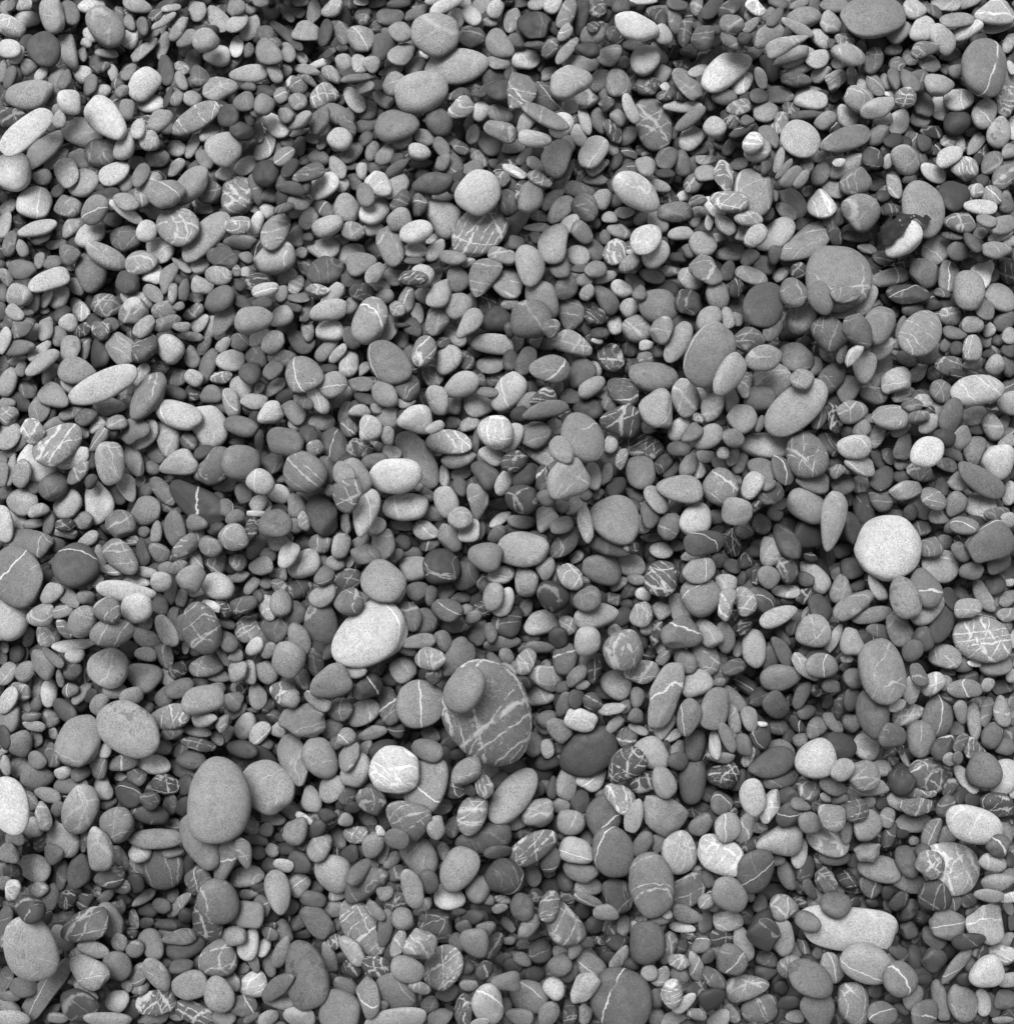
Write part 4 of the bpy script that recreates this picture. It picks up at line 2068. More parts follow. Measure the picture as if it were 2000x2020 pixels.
1531 1698 18.3 10.5 0 59 2
1686 1758 18.3 6.5 0 32 1
1683 1698 14.4 11.8 80 49 1
1782 1646 13.1 9.1 0 11 1
1840 1586 15.7 10.5 90 16 1 V
1563 1836 15.7 13.1 90 11 1
1780 1991 18.3 10.5 -20 9 1
494 17 13.1 11.5 0 54 2
493 54 27.2 17.2 60 68 2
490 99 15.7 11.5 80 47 1
528 102 29.8 23.5 -35 48 3
491 145 37.6 17.2 5 64 3
491 170 15.7 10.4 0 41 1
483 200 20.9 18.3 20 40 2
521 205 20.9 19.9 45 46 3
477 259 25.1 17.2 -15 20 2
510 261 20.9 10.4 -80 52 2 v
525 287 31.3 16.7 60 65 2 b
486 327 26.1 16.7 35 80 3
525 342 26.1 26.1 0 22 3
507 374 31.3 14.6 -75 40 2 v
507 413 15.7 10.4 0 55 1
507 440 24.0 13.1 75 78 3
476 478 34.0 14.6 -2 59 2
486 508 14.6 11.5 -20 45 2
507 556 23.5 18.3 10 22 2 V
523 573 27.2 15.7 15 66 3 b
478 596 20.9 13.1 -30 25 1
500 631 36.6 26.1 12 54 3
512 665 23.5 14.6 35 68 2
515 598 20.9 10.4 10 33 1
507 705 21.9 19.9 -50 42 2 v
494 737 21.9 20.9 90 33 3
478 765 25.1 23.5 -50 61 2
512 764 13.1 9.4 60 55 2 V
502 792 26.1 15.7 5 58 3
477 841 34.0 19.3 -12 39 3
512 870 26.1 9.4 85 55 2
475 912 37.6 34.0 0 48 3
515 951 27.7 23.5 -30 68 3 b
510 993 19.9 15.7 50 77 3
504 1013 20.9 6.3 0 82 3
496 1042 21.9 13.6 75 22 2 V
507 1078 28.7 18.3 60 49 2
515 1117 23.5 18.3 10 65 3
497 1155 19.9 11.5 50 59 2
481 1194 28.7 17.2 20 33 3 v
528 1198 28.7 17.2 -75 59 2 V
488 1242 26.1 25.1 50 47 3 V
502 1276 20.9 14.6 45 73 3
490 1326 24.0 16.7 -75 65 3
525 1326 27.2 20.9 -50 54 2
507 1371 27.2 17.2 -75 53 3
499 1401 14.6 5.2 -5 37 1
485 1432 27.2 19.9 60 65 3
512 1446 25.1 16.7 50 66 3 b
478 1478 29.8 17.2 -15 24 3
518 1496 31.3 20.9 -30 11 1
525 1553 53.3 48.1 -30 56 3 v
494 1629 18.3 16.7 -30 55 2 V
507 1655 23.5 13.1 -20 52 1
481 1683 31.3 15.7 -75 48 3 v
489 1730 34.0 21.9 10 62 2 v
491 1765 18.3 10.4 0 42 1
518 1786 23.5 13.1 -60 39 2 b
490 1805 30.3 28.7 0 49 3
491 1864 32.4 19.9 75 72 3
532 1843 18.3 13.1 -40 43 3 b
502 1901 19.9 10.4 -70 52 2
499 1943 28.7 25.1 20 70 3 bV
481 1911 14.6 10.4 60 49 1
481 1986 27.2 20.9 0 37 3 b
497 2008 18.3 7.8 30 34 2
1010 39 25.1 16.7 75 53 2 v
985 86 31.3 23.5 -50 48 3
984 123 23.5 16.7 0 51 2
1018 81 20.9 15.7 -20 38 1
1030 177 39.2 28.7 -80 41 3 VK
989 178 27.2 19.9 10 24 2
986 225 25.1 18.3 -20 51 2 v
988 257 32.4 19.9 -20 49 3 v
1012 288 23.5 14.6 10 59 2
1015 337 26.1 11.5 -25 71 4 VK
990 353 15.7 15.7 0 41 2 V
1003 398 26.1 20.9 -70 22 2
1012 444 39.2 18.3 45 55 2
1000 438 10.4 7.3 80 55 2 v
1018 478 16.7 14.6 0 31 2
989 503 28.7 16.7 -20 51 3 v
1002 559 37.6 27.2 -20 53 3 VK
1007 601 18.3 11.5 0 45 2
979 632 30.3 24.6 5 20 2
971 679 40.8 19.9 -5 65 3
1018 677 21.9 14.6 50 62 2 v
1007 711 20.9 15.7 90 25 1
1004 773 40.8 27.2 55 68 3 b
1025 818 18.3 15.7 0 11 1
978 853 33.4 32.4 0 67 4 V
1009 863 30.3 19.9 60 67 3
1015 910 27.2 19.9 20 25 2 V
994 952 25.1 15.7 65 69 3
1030 985 32.4 28.7 -30 25 3 v
984 995 20.9 11.5 -10 52 2
986 1025 23.5 10.4 35 71 3
1010 1044 18.3 10.4 0 25 1
1032 1084 49.6 34.0 -3 61 4
990 1134 26.1 18.8 15 62 3 bV
994 1188 30.3 18.8 65 75 3
1002 1227 32.4 27.2 50 24 2 v
991 1269 36.6 15.7 8 44 2
999 1294 16.7 14.1 -50 46 3
1004 1321 18.3 9.4 -40 51 2
966 1411 104.5 82.5 -65 46 3 VW
986 1540 20.9 15.7 40 34 1
1011 1572 65.3 34.0 52 59 4
1019 1619 26.1 18.3 10 55 2 v
955 1655 54.9 27.2 15 35 2
981 1681 28.7 13.1 5 30 2
997 1730 39.2 35.5 -25 26 4 b
991 1775 16.7 9.4 -10 43 2 V
1002 1825 20.9 9.4 -50 55 2 V
1003 1857 13.1 9.4 0 55 2
994 1893 18.3 13.1 30 34 1
1011 1906 20.9 14.6 -20 28 2
999 1937 28.7 19.9 0 44 3 K
1489 13 21.9 14.6 -30 69 3 bVK
1515 68 32.4 21.9 25 50 3
1481 73 20.9 15.7 0 29 1
1500 153 21.9 11.5 -72 81 3
1518 136 31.3 16.7 -70 12 2
1497 189 18.3 14.6 0 37 2
1509 219 25.1 20.9 0 56 3
1518 269 25.1 14.6 -50 44 2
1485 280 21.9 18.3 45 67 3 bV
1495 297 27.2 20.9 30 57 2 v
1512 325 19.9 11.5 75 36 1
1487 380 47.0 36.6 -85 53 3 v
1477 431 27.2 14.6 -5 60 3 V
1490 465 26.1 18.3 50 63 4 b
1532 462 42.8 25.1 38 79 2
1507 522 23.5 20.9 0 46 1
1481 543 32.4 15.7 -20 48 3
1507 600 44.4 39.2 60 31 3
1523 650 25.1 16.7 60 42 2
1478 671 31.3 26.1 -20 37 3 V
1507 705 35.5 25.1 15 53 3 v
1519 755 41.8 35.5 50 65 3 v
1499 786 32.9 25.1 5 46 3
1499 836 17.2 10.4 70 45 3
1509 879 49.6 25.1 -5 78 3
1504 926 30.3 19.9 -30 45 3
1483 958 27.7 19.3 70 67 4 v
1515 956 15.7 11.5 20 46 2
1523 974 25.1 18.3 35 30 2
1502 1032 21.9 18.3 -80 49 2 v
1519 1087 31.3 21.9 -85 54 3
1492 1135 20.9 9.4 85 22 2 V
1516 1139 21.9 21.9 0 50 3
1502 1185 32.4 21.9 -50 34 2 b
1536 1216 39.2 17.2 22 64 3
1487 1278 37.6 23.5 -85 63 3
1519 1300 26.1 17.8 80 36 2
1541 1337 40.2 25.1 8 47 3 v
1497 1377 21.9 18.3 30 11 1
1504 1429 10.4 5.2 -8 71 2 b
1500 1458 20.9 18.3 -30 30 2 b
1523 1506 46.0 27.2 20 32 3
1538 1483 27.2 23.5 0 44 2
1540 1539 36.6 16.7 15 32 2
1485 1573 36.6 25.1 -85 67 4
1519 1591 34.0 19.9 72 66 3 bVK
1499 1634 15.7 10.4 0 51 2 V
1540 1659 46.0 28.7 15 62 3 vT
1488 1720 44.4 34.0 60 35 3 b
1500 1785 19.9 14.6 80 37 1
1523 1760 31.3 15.7 10 22 1
1510 1846 32.4 30.3 -30 26 4 v
1512 1893 21.9 15.7 -20 34 2
1510 1919 23.5 15.7 0 27 2
1471 1949 41.8 25.1 10 52 3 V
1500 1990 35.5 28.7 20 43 2 v
31 516 28.7 13.1 10 49 1
78 514 16.7 10.4 75 52 2
104 519 19.9 14.6 20 41 3
137 502 20.9 18.8 -40 43 3
180 537 38.1 30.3 -85 43 3
210 505 44.4 20.9 -28 62 3 v
280 517 31.3 23.5 10 56 3 v
315 492 27.2 24.0 -20 75 2 b
440 507 30.3 21.9 -5 28 2 K
543 510 41.8 29.3 22 63 3 v
594 498 12.5 11.5 0 62 2
640 489 31.3 23.0 3 68 3 v
691 502 28.7 19.9 20 68 2 v
711 520 30.3 21.9 20 48 3
642 534 37.6 26.1 20 31 3
770 484 39.2 25.1 -75 48 3 v
818 494 23.5 14.6 3 68 2
859 494 25.1 14.6 50 68 2
818 514 20.9 7.8 0 38 1
891 508 27.2 14.6 -8 52 3 V
1005 508 15.7 13.1 90 61 2
1044 525 39.7 27.7 -80 60 4
1092 481 39.2 28.2 75 60 4
1104 525 25.1 19.9 -70 40 2
1142 503 24.0 19.9 -40 62 2
1170 492 26.1 18.3 -45 41 1
1214 497 26.1 21.9 60 51 3 V
1294 501 30.3 21.9 45 72 2
1241 520 23.5 14.6 40 51 3 v
1337 508 20.9 11.5 0 19 2
1358 495 14.6 13.1 -50 39 2
1386 482 28.7 21.9 -30 58 3
1440 498 28.7 17.2 10 52 3
1393 530 34.0 25.1 -45 44 4 VK
1478 507 20.9 15.7 30 55 2
1529 502 19.9 13.6 70 37 3
1589 479 54.9 27.2 32 54 3 v
1654 548 63.7 61.7 -50 48 3 v
1711 491 19.9 9.4 -15 59 2 b
1745 508 23.5 14.6 0 28 2 v
1783 473 41.8 26.1 45 79 3
1847 493 31.3 26.1 50 72 3 b
1891 494 21.9 19.9 0 41 1
1966 493 30.3 17.8 5 54 3 v
1913 518 13.1 12.5 0 49 1
5 1035 36.6 23.5 -75 69 3
36 1024 23.5 15.7 -60 68 2
45 989 30.3 27.2 0 60 3
76 1007 20.9 13.1 18 61 3
96 1034 27.2 11.5 80 38 2
133 994 30.3 26.1 60 64 3
166 1026 19.3 18.3 0 47 3
194 991 41.8 27.2 -82 75 3
238 1037 31.3 30.3 -20 41 3 v
261 997 18.3 7.3 75 75 2 VK
290 1008 31.3 27.2 40 47 3
340 1002 26.1 10.4 -5 32 1
345 1044 36.6 21.9 -75 43 3
389 990 60.1 31.3 -38 19 2 bK
447 1003 19.9 14.6 -75 38 2 b
464 1020 19.9 14.1 25 43 3
529 1002 16.7 10.4 -75 65 2
544 1034 32.9 27.7 10 39 4
586 1000 28.7 19.9 -75 51 2
599 1028 19.9 11.5 -80 56 3 V
637 1017 40.8 31.3 -85 35 3 K
686 977 33.4 26.1 75 41 4 v
721 1011 47.0 23.0 75 73 4 b
682 1032 19.9 11.5 -80 52 2 VK
800 1000 44.9 27.2 5 75 3 v
880 989 31.3 23.5 -70 65 3
855 1013 23.5 18.3 0 55 2 v
909 1023 23.5 22.5 0 57 4 v
926 1046 25.1 19.9 60 72 2
942 987 34.0 19.9 -80 53 3 v
1077 1024 25.1 19.9 60 80 3 v
1109 999 13.6 13.1 0 62 2
1135 998 25.1 15.7 40 65 2
1155 1034 36.6 14.6 -80 67 4 v
1215 1025 49.6 44.4 -30 49 4
1250 997 15.7 11.5 -60 25 1
1281 1016 26.1 18.3 -75 37 2
1296 986 30.3 19.9 -50 56 3
1333 1002 14.6 11.5 60 49 1 v
1320 1038 27.2 21.9 75 40 3
1372 1025 34.5 29.3 60 68 3
1412 1020 18.3 14.6 0 33 1
1454 1010 31.3 27.7 -20 54 4
1529 1014 15.7 14.6 -10 55 2
1541 994 18.3 11.5 10 49 1
1592 998 41.8 31.3 -35 54 3
1596 1055 31.3 26.1 -40 14 1
1642 1027 58.5 24.0 82 60 3 E
1682 1042 31.3 19.9 -80 26 2
1705 1004 32.4 20.9 -80 23 2 v
1736 983 28.7 20.9 -55 35 3 v
1796 1011 16.7 14.1 80 33 2
1815 1000 28.7 18.3 -50 49 1 v
1852 1020 19.9 14.6 -10 59 3 v
1886 994 25.1 20.9 60 51 3
1934 1002 36.6 21.9 -20 63 2
1901 1037 28.2 17.2 -8 44 4 b
1968 1014 26.1 13.6 0 39 3 v
11 1511 20.9 10.4 -80 58 2
39 1516 21.9 19.9 0 49 1
74 1532 33.4 24.0 0 45 3
125 1525 17.2 13.1 10 67 3
159 1526 19.9 14.6 30 37 2
195 1511 25.1 17.2 80 55 2 b
243 1506 29.3 15.7 8 49 3 b
269 1531 19.9 17.2 -40 36 2 v
306 1508 30.8 20.9 -5 86 3 V
378 1500 29.3 18.8 -3 36 3
361 1517 31.3 18.3 -20 37 1
433 1580 83.6 60.6 80 52 4
580 1499 50.2 27.2 -75 48 3
632 1496 42.8 32.4 -60 52 3 v
690 1491 31.3 18.8 65 49 3 v
704 1521 34.0 26.1 60 61 2
779 1519 48.1 46.0 0 72 4 V
843 1547 56.4 39.2 70 52 3 b
922 1522 34.0 23.5 45 48 4 v
967 1524 18.3 13.1 20 49 1
1016 1513 23.5 18.3 0 40 1
1078 1503 23.5 16.7 10 20 1
1090 1554 22.5 9.4 85 31 2
1119 1542 39.2 19.9 78 51 2
1168 1537 30.3 20.9 25 65 2 b
1164 1484 58.5 42.8 30 27 3
1235 1509 39.7 29.3 35 28 4 V
1285 1487 35.5 30.3 -30 60 3
1268 1544 25.1 21.9 20 19 2 bV
1309 1544 32.4 21.9 -70 52 3
1337 1502 19.9 18.3 0 34 2
1366 1542 44.9 26.1 83 34 3
1426 1529 32.4 26.1 0 22 3 V
1456 1540 23.5 15.7 60 20 1
1609 1499 41.8 35.5 30 67 4
1624 1526 23.5 13.1 20 33 2
1661 1519 26.1 19.9 45 61 4
1703 1530 32.4 28.2 -30 49 3 v
1738 1516 20.9 16.7 -10 56 2
1712 1556 42.8 15.7 5 59 2 b
1778 1542 28.7 26.1 -30 23 3
1837 1530 40.8 34.0 -10 40 2 V
1784 1495 21.9 7.3 -65 32 2 V
1906 1538 34.0 14.6 -50 71 3
1940 1521 37.6 33.4 -40 41 4
1978 1533 35.5 28.7 60 69 2
"""
LABELS = """
2116 huge dark grey pebble crossed by many white veins, largest of all, under a smaller one
2299 very large plain grey upright oval pebble with a smaller veined one to its right
1244 biggest white oval pebble, smooth and tilted, above left of the huge veined pebble
1419 large round white pebble with faint lines, brightest and roundest stone on the right side
1836 large dark grey round pebble, white-banded, well below the large grey egg below centre
1589 large light grey oval pebble with thin white veins, well below the white left-edge pebble
1160 large pale oval pebble with two dark round blotches near its upper end
1961 long white bar-shaped pebble with two small dark pebbles resting on its left end
2222 big grey disc stacked on several darker flat stones, right of the slanting veined one
1457 large mid grey upright oval pebble thinly veined, left of the wide veined right-edge oval
1792 large mid grey upright oval pebble thinly veined, well above the big dark bottom-edge pebble
855 big upright grey pebble with a dark notch in its lower right side
1714 mid grey oval pebble with dark blotches, below and right of the big plain upright pebble
1057 large mid grey oval pebble, white-banded, well above and left of the pale spotted pebble
1000 large plain light grey right-leaning long pebble, below and right of the big notched grey pebble
2313 large plain dark grey right-leaning oval pebble, right of the huge veined pebble
443 large mid grey upright oval pebble, white-banded, below and right of the big grey top-edge pebble
1458 large light grey level oval pebble netted with white veins, right of the big egg-shaped pebble
429 large plain mid grey level oval pebble, well above and left of the big white-patched pebble
2062 large light grey round pebble thinly veined, just right of the big plain upright pebble
262 large mid grey right-leaning wedge-shaped pebble much veined, just below the round white pebble up top
2304 pale round pebble marbled with white, leaning on a large banded grey oval
1269 large mid grey round pebble with a bold white band, above the pale marbled round pebble
2118 large plain light grey right-leaning long pebble, below the huge veined pebble
2264 large plain mid grey round pebble, right of the wide light oval near centre
1156 large light grey oval pebble with thin white veins, just left of the pale spotted pebble
1371 large light grey upright angular pebble, white-banded, above and right of the plain charcoal oval pebble
190 large plain light grey right-leaning oval pebble, below the big round top grey pebble
1923 large light grey wedge-shaped pebble much veined, just below and left of the white right-edge oval
633 long pale spindle-shaped pebble slanting up right, left of centre
1779 mid grey oval pebble, white-banded, just above and left of the large grey egg below centre
529 mid-sized plain mid grey upright oval pebble, above and right of the big stacked grey disc
139 mid-sized plain light grey round pebble, just above the big light oval up top
1107 mid grey upright oval pebble much veined, well above and right of the pale spotted pebble
168 light grey level long pebble thinly-veined, just below and right of the round top grey pebble
1895 plain white left-leaning oval pebble, just above and right of the big cracked pale right-side pebble
1062 dark grey round pebble, white-banded, just right of the boldly striped dark pebble
1960 light grey left-leaning oval pebble, white-banded, just below and right of the long white bar-shaped pebble
1427 mid grey right-leaning angular pebble, white-banded, above the wide veined right-edge oval
890 mid-sized mid grey oval pebble with thin white veins, above the big blunt grey pebble
339 mid grey upright oval pebble much veined, below and left of the smooth slanting light oval
2305 mid grey upright oval pebble, white-banded, just below and right of the pale marbled round pebble
956 light grey oval pebble much veined, below and right of the big stacked grey disc
1020 mid-sized mid grey oval pebble netted with white veins, just below the long short-streaked grey pebble
250 round white pebble resting on top of a grey wedge with thin white lines
666 light grey right-leaning oval pebble much veined, below and left of the long pale spindle pebble
2243 charcoal left-leaning angular pebble, white-banded, well below and right of the long pale spindle pebble
1534 mid-sized plain white upright oval pebble, well below and left of the pale spotted pebble
1270 mid-sized plain mid grey right-leaning oval pebble, just above and left of the huge veined pebble
1707 mid grey left-leaning long pebble much veined, above and right of the blotchy upright grey pebble
2146 mid-sized plain dark grey round pebble, above and right of the big notched grey pebble
800 flat white oval pebble with faint streaks lying across a long grey one, near centre
1607 mid-sized mid grey round pebble with thin white veins, below the big plain upright pebble
1220 mid-sized plain light grey wedge-shaped pebble, just above the biggest white oval pebble
2109 mid-sized plain light grey level oval pebble, left of the big blunt grey pebble
746 mid grey left-leaning oval pebble, white-banded, right of the pebble with curved white band
1537 mid-sized plain light grey upright oval pebble, right of the white left-edge pebble
799 plain mid grey left-leaning long pebble, just above and right of the flat white oval pebble
1718 mid grey oval pebble much veined, well right of the blotchy upright grey pebble
1791 white left-leaning oval pebble much veined, above and right of the large grey egg below centre
1783 mid-sized plain mid grey left-leaning angular pebble, above the large grey egg below centre
63 long smooth white pebble slanting up right at the left edge, upon a grey one
801 mid-sized mid grey round pebble with thin white veins, left of the flat white oval pebble
904 light grey oval pebble thinly veined, above and left of the big blunt grey pebble
325 mid-sized plain pale grey right-leaning long pebble, above and right of the tall grey veined pebble
729 light grey right-leaning oval pebble, white-banded, just above and left of the big grey line-crossed oval
1984 mid grey oval pebble with dark blotches, below and left of the long white bar-shaped pebble
111 light grey round pebble much veined, above and right of the flat charcoal upright oval
1622 dark grey right-leaning angular pebble, white-banded, just below the big bottom-left veined pebble
377 mid-sized pale grey left-leaning oval pebble with thin white veins, below the tall grey veined pebble
1662 plain light grey right-leaning oval pebble, well below and right of the pale marbled round pebble
993 pale grey level long pebble thinly veined, above and right of the round white disc
1350 mid-sized mid grey round pebble netted with white veins, above the plain charcoal oval pebble
1807 mid-sized plain dark grey oval pebble, just below the large grey egg below centre
1124 mid-sized mid grey round pebble with dark blotches, above the pale spotted pebble
2322 mid-sized plain pale grey oval pebble, below and left of the big egg-shaped pebble
1553 dark grey round pebble thinly veined, below and left of the big plain upright pebble
1653 mid-sized mid grey oval pebble netted with white veins, just below the pale marbled round pebble
2177 dark grey right-leaning oval pebble, white-banded, right of the large grey egg below centre
1790 pale grey oval pebble, white-banded, just above and right of the large grey egg below centre
62 white pear-shaped pebble leaning left, between veined grey stones near the upper left
1586 dark grey right-leaning oval pebble much veined, just right of the big bottom-left veined pebble
112 mid-sized plain mid grey right-leaning long pebble, well right of the flat charcoal upright oval
2221 mid grey right-leaning long pebble thinly-veined, just above and left of the big stacked grey disc
2140 light grey oval pebble thinly veined, well above and left of the big stacked grey disc
9 mid-sized mid grey left-leaning oval pebble with thin white veins, above the white pear-shaped pebble
2277 mid-sized plain light grey upright long pebble, above and left of the large round white pebble
822 mid grey round pebble thinly veined, below and right of the round white pebble up top
2301 mid grey left-leaning oval pebble thinly veined, left of the pale marbled round pebble
2122 dark grey round pebble, white-banded, well left of the large grey egg below centre
1730 mid-sized plain mid grey round pebble, just below and right of the blotchy upright grey pebble
1545 plain mid grey left-leaning oval pebble, just below and left of the big plain upright pebble
1275 mid-sized plain mid grey level wedge-shaped pebble, above and left of the pale marbled round pebble
871 mid grey level oval pebble with dark blotches, just left of the big notched grey pebble
1349 mid grey angular pebble, white-banded, well below and right of the big blunt grey pebble
1320 mid grey round pebble, white-banded, well below and right of the big blunt grey pebble
1939 light grey angular pebble, white-banded, below and right of the big cracked pale right-side pebble
635 mid grey right-leaning long pebble thinly veined, just right of the long pale spindle pebble
883 light grey angular pebble, white-banded, below and left of the big notched grey pebble
1776 mid grey right-leaning long pebble much veined, below and left of the plain charcoal oval pebble
486 mid-sized plain pale grey oval pebble, below and right of the smooth slanting light oval
2176 light grey level wedge-shaped pebble thinly veined, above and left of the long white bar-shaped pebble
1959 mid-sized mid grey upright oval pebble netted with white veins, below the long white bar-shaped pebble
1611 mid-sized mid grey round pebble netted with white veins, left of the blotchy upright grey pebble
1242 dark grey upright oval pebble thinly veined, just left of the biggest white oval pebble
540 mid-sized mid grey round pebble with thin white veins, above the big stacked grey disc
41 mid-sized plain light grey level wedge-shaped pebble, just above the long white slanting pebble
2329 dark grey oval pebble much veined, above and left of the white right-edge oval
1492 mid-sized plain dark grey upright oval pebble, just below the big egg-shaped pebble
657 mid-sized plain pale grey oval pebble, below and left of the pebble with curved white band
70 mid-sized plain white round pebble, just below the long white slanting pebble
2250 mid-sized plain charcoal angular pebble, below and left of the flat white oval pebble
1445 mid-sized mid grey upright oval pebble with dark blotches, just below the large round white pebble
2332 mid-sized plain mid grey round pebble, just above the white right-edge oval
191 plain mid grey level oval pebble, just below and left of the light oval up top
1221 mid-sized charcoal round pebble with thin white veins, left of the wide light oval near centre
2170 mid-sized plain dark grey right-leaning oval pebble, well below and left of the big egg-shaped pebble
2120 plain dark grey level long pebble, well below and right of the pale marbled round pebble
2300 mid-sized plain mid grey upright long pebble, above and right of the big plain upright pebble
2042 mid-sized plain mid grey round pebble, below and left of the pebble with curved white band
1817 mid grey left-leaning oval pebble much veined, above and left of the big dark bottom-edge pebble
1164 mid-sized plain light grey right-leaning oval pebble, right of the pale spotted pebble
2254 light grey level oval pebble thinly veined, just below the flat white oval pebble
1265 mid-sized plain mid grey right-leaning wedge-shaped pebble, below and left of the biggest white oval pebble
753 mid grey round pebble, white-banded, left of the big grey line-crossed oval
656 pale grey level long pebble, white-banded, right of the long pale spindle pebble
1044 plain mid grey left-leaning long pebble, just below and right of the round white disc
1683 mid-sized plain light grey oval pebble, above the blotchy upright grey pebble
671 mid-sized light grey upright oval pebble with thin white veins, below the long pale spindle pebble
315 light grey oval pebble, white-banded, below and left of the white oval by the top
922 small mid grey round pebble netted with white veins, right of the big blunt grey pebble
2275 small plain mid grey left-leaning oval pebble, above and left of the large round white pebble
96 mid grey oval pebble much veined, well below and right of the white pear-shaped pebble
2153 plain light grey level long pebble, just below and left of the long short-streaked grey pebble
1373 small plain mid grey upright oval pebble, well right of the plain charcoal oval pebble
1726 small mid grey oval pebble with thin white veins, right of the blotchy upright grey pebble
81 small light grey right-leaning long pebble netted with white veins, right of the white pear-shaped pebble
2314 dark grey right-leaning oval pebble much veined, just right of the plain charcoal oval pebble
1619 charcoal oval pebble thinly veined, below and right of the big bottom-left veined pebble
2319 small plain dark grey upright long pebble, right of the plain charcoal oval pebble
947 small plain light grey oval pebble, well right of the big stacked grey disc
487 mid grey right-leaning long pebble thinly veined, well below the big grey top-edge pebble
1592 light grey left-leaning wedge-shaped pebble thinly veined, right of the big bottom-left veined pebble
921 small plain light grey level long pebble, above and right of the big blunt grey pebble
939 small dark grey oval pebble with thin white veins, just below the big stacked grey disc
2194 mid grey right-leaning oval pebble thinly veined, well above the pebble with curved white band
1705 dark grey angular pebble much veined, well above and right of the blotchy upright grey pebble
259 plain light grey oval pebble, just below and left of the round white pebble up top
1661 small dark grey left-leaning oval pebble with thin white veins, below the pale marbled round pebble
1617 mid grey level angular pebble much veined, below and right of the big bottom-left veined pebble
1780 dark grey upright oval pebble, white-banded, below the plain charcoal oval pebble
1311 small plain dark grey level oval pebble, just below the big blunt grey pebble
1504 mid grey upright oval pebble, white-banded, below and right of the big egg-shaped pebble
87 small plain light grey round pebble, well right of the white pear-shaped pebble
882 small dark grey oval pebble netted with white veins, above the big blunt grey pebble
1550 light grey upright oval pebble thinly veined, below and right of the white left-edge pebble
1656 light grey right-leaning oval pebble, white-banded, below and right of the pale marbled round pebble
1796 small plain mid grey oval pebble, right of the large grey egg below centre
2207 plain light grey upright oval pebble, below and right of the round white pebble up top
1795 dark grey right-leaning angular pebble much veined, just right of the large grey egg below centre
1095 small plain light grey upright oval pebble, just below the boldly striped dark pebble
1549 small mid grey round pebble with thin white veins, below the pale spotted pebble
1694 small plain light grey upright long pebble, above the blotchy upright grey pebble
2206 plain light grey upright oval pebble, well above and right of the big grey line-crossed oval
283 smooth white oval pebble lying slightly tilted in a dark hollow near the top edge
1450 light grey round pebble thinly veined, above and left of the big egg-shaped pebble
1956 mid grey round pebble, white-banded, below and right of the long white bar-shaped pebble
1742 pale grey oval pebble, white-banded, well left of the big dark bottom-edge pebble
2225 small plain white right-leaning oval pebble, above and right of the big stacked grey disc
1251 small plain mid grey round pebble, left of the biggest white oval pebble
2101 pale grey round pebble much veined, above and right of the flat white oval pebble
2099 pale grey right-leaning oval pebble, white-banded, well right of the big grey line-crossed oval
840 small plain mid grey oval pebble, above and left of the big notched grey pebble
7 small plain dark grey round pebble, above the long white slanting pebble
1831 mid grey oval pebble, white-banded, left of the big dark bottom-edge pebble
856 plain light grey right-leaning long pebble, just below and right of the big notched grey pebble
1109 small mid grey level oval pebble with thin white veins, above the pale spotted pebble
1318 dark grey round pebble much veined, below and right of the big blunt grey pebble
97 small pale grey oval pebble with a bold white band, below the long white slanting pebble
2081 mid grey upright angular pebble much veined, right of the big light oval up top
2252 pale grey upright long pebble, white-banded, just below and left of the flat white oval pebble
353 plain mid grey upright oval pebble, above and right of the round white pebble up top
2183 mid grey level oval pebble much veined, below and left of the long white bar-shaped pebble
1949 mid grey upright oval pebble thinly veined, below and right of the long white bar-shaped pebble
1551 small plain mid grey level long pebble, below and left of the big plain upright pebble
2189 small plain dark grey oval pebble, well above the long pale spindle pebble
1932 dark grey round pebble thinly-veined, just below and left of the big cracked pale right-side pebble
2237 small plain light grey upright oval pebble, above and right of the boldly striped dark pebble
1944 small plain white round pebble, well below the big cracked pale right-side pebble
1616 small light grey oval pebble with dark blotches, left of the blotchy upright grey pebble
862 mid grey level oval pebble, white-banded, well left of the big notched grey pebble
1056 mid grey level oval pebble thinly veined, just above the boldly striped dark pebble
710 mid grey right-leaning oval pebble thinly veined, below the round white pebble up top
1065 mid grey left-leaning oval pebble thinly veined, right of the boldly striped dark pebble
1028 small plain white round pebble, right of the small round white disc
790 small plain mid grey level oval pebble, below the pebble with curved white band
1258 small plain mid grey right-leaning oval pebble, above and left of the huge veined pebble
1686 dark grey right-leaning long pebble thinly veined, above and right of the blotchy upright grey pebble
941 small plain mid grey right-leaning oval pebble, below and right of the big stacked grey disc
1512 mid grey upright oval pebble thinly veined, below and right of the big egg-shaped pebble
1912 small mid grey left-leaning oval pebble netted with white veins, above the long white bar-shaped pebble
2166 small mid grey level oval pebble with thin white veins, left of the big egg-shaped pebble
884 mid grey upright oval pebble veined, just below and left of the big notched grey pebble
789 light grey level long pebble much veined, above and right of the flat white oval pebble
2199 small plain dark grey right-leaning oval pebble, above the pebble with curved white band
2180 small charcoal round pebble with thin white veins, left of the long white bar-shaped pebble
1023 small smooth round white disc among dark pebbles, close to the right side
64 plain pale grey right-leaning long pebble, just below and right of the long white slanting pebble
279 small plain charcoal angular pebble, left of the white oval by the top
1920 small plain mid grey level oval pebble, above and right of the long white bar-shaped pebble
1615 small plain light grey oval pebble, well left of the blotchy upright grey pebble
1306 dark grey level oval pebble, white-banded, right of the big blunt grey pebble
1800 dark grey round pebble, white-banded, below and right of the large grey egg below centre
1940 mid grey angular pebble, white-banded, below the big cracked pale right-side pebble
2200 mid grey upright oval pebble thinly-veined, below and left of the round white pebble up top
910 small plain mid grey oval pebble, just above and right of the big blunt grey pebble
48 small plain white oval pebble, just above and right of the white pear-shaped pebble
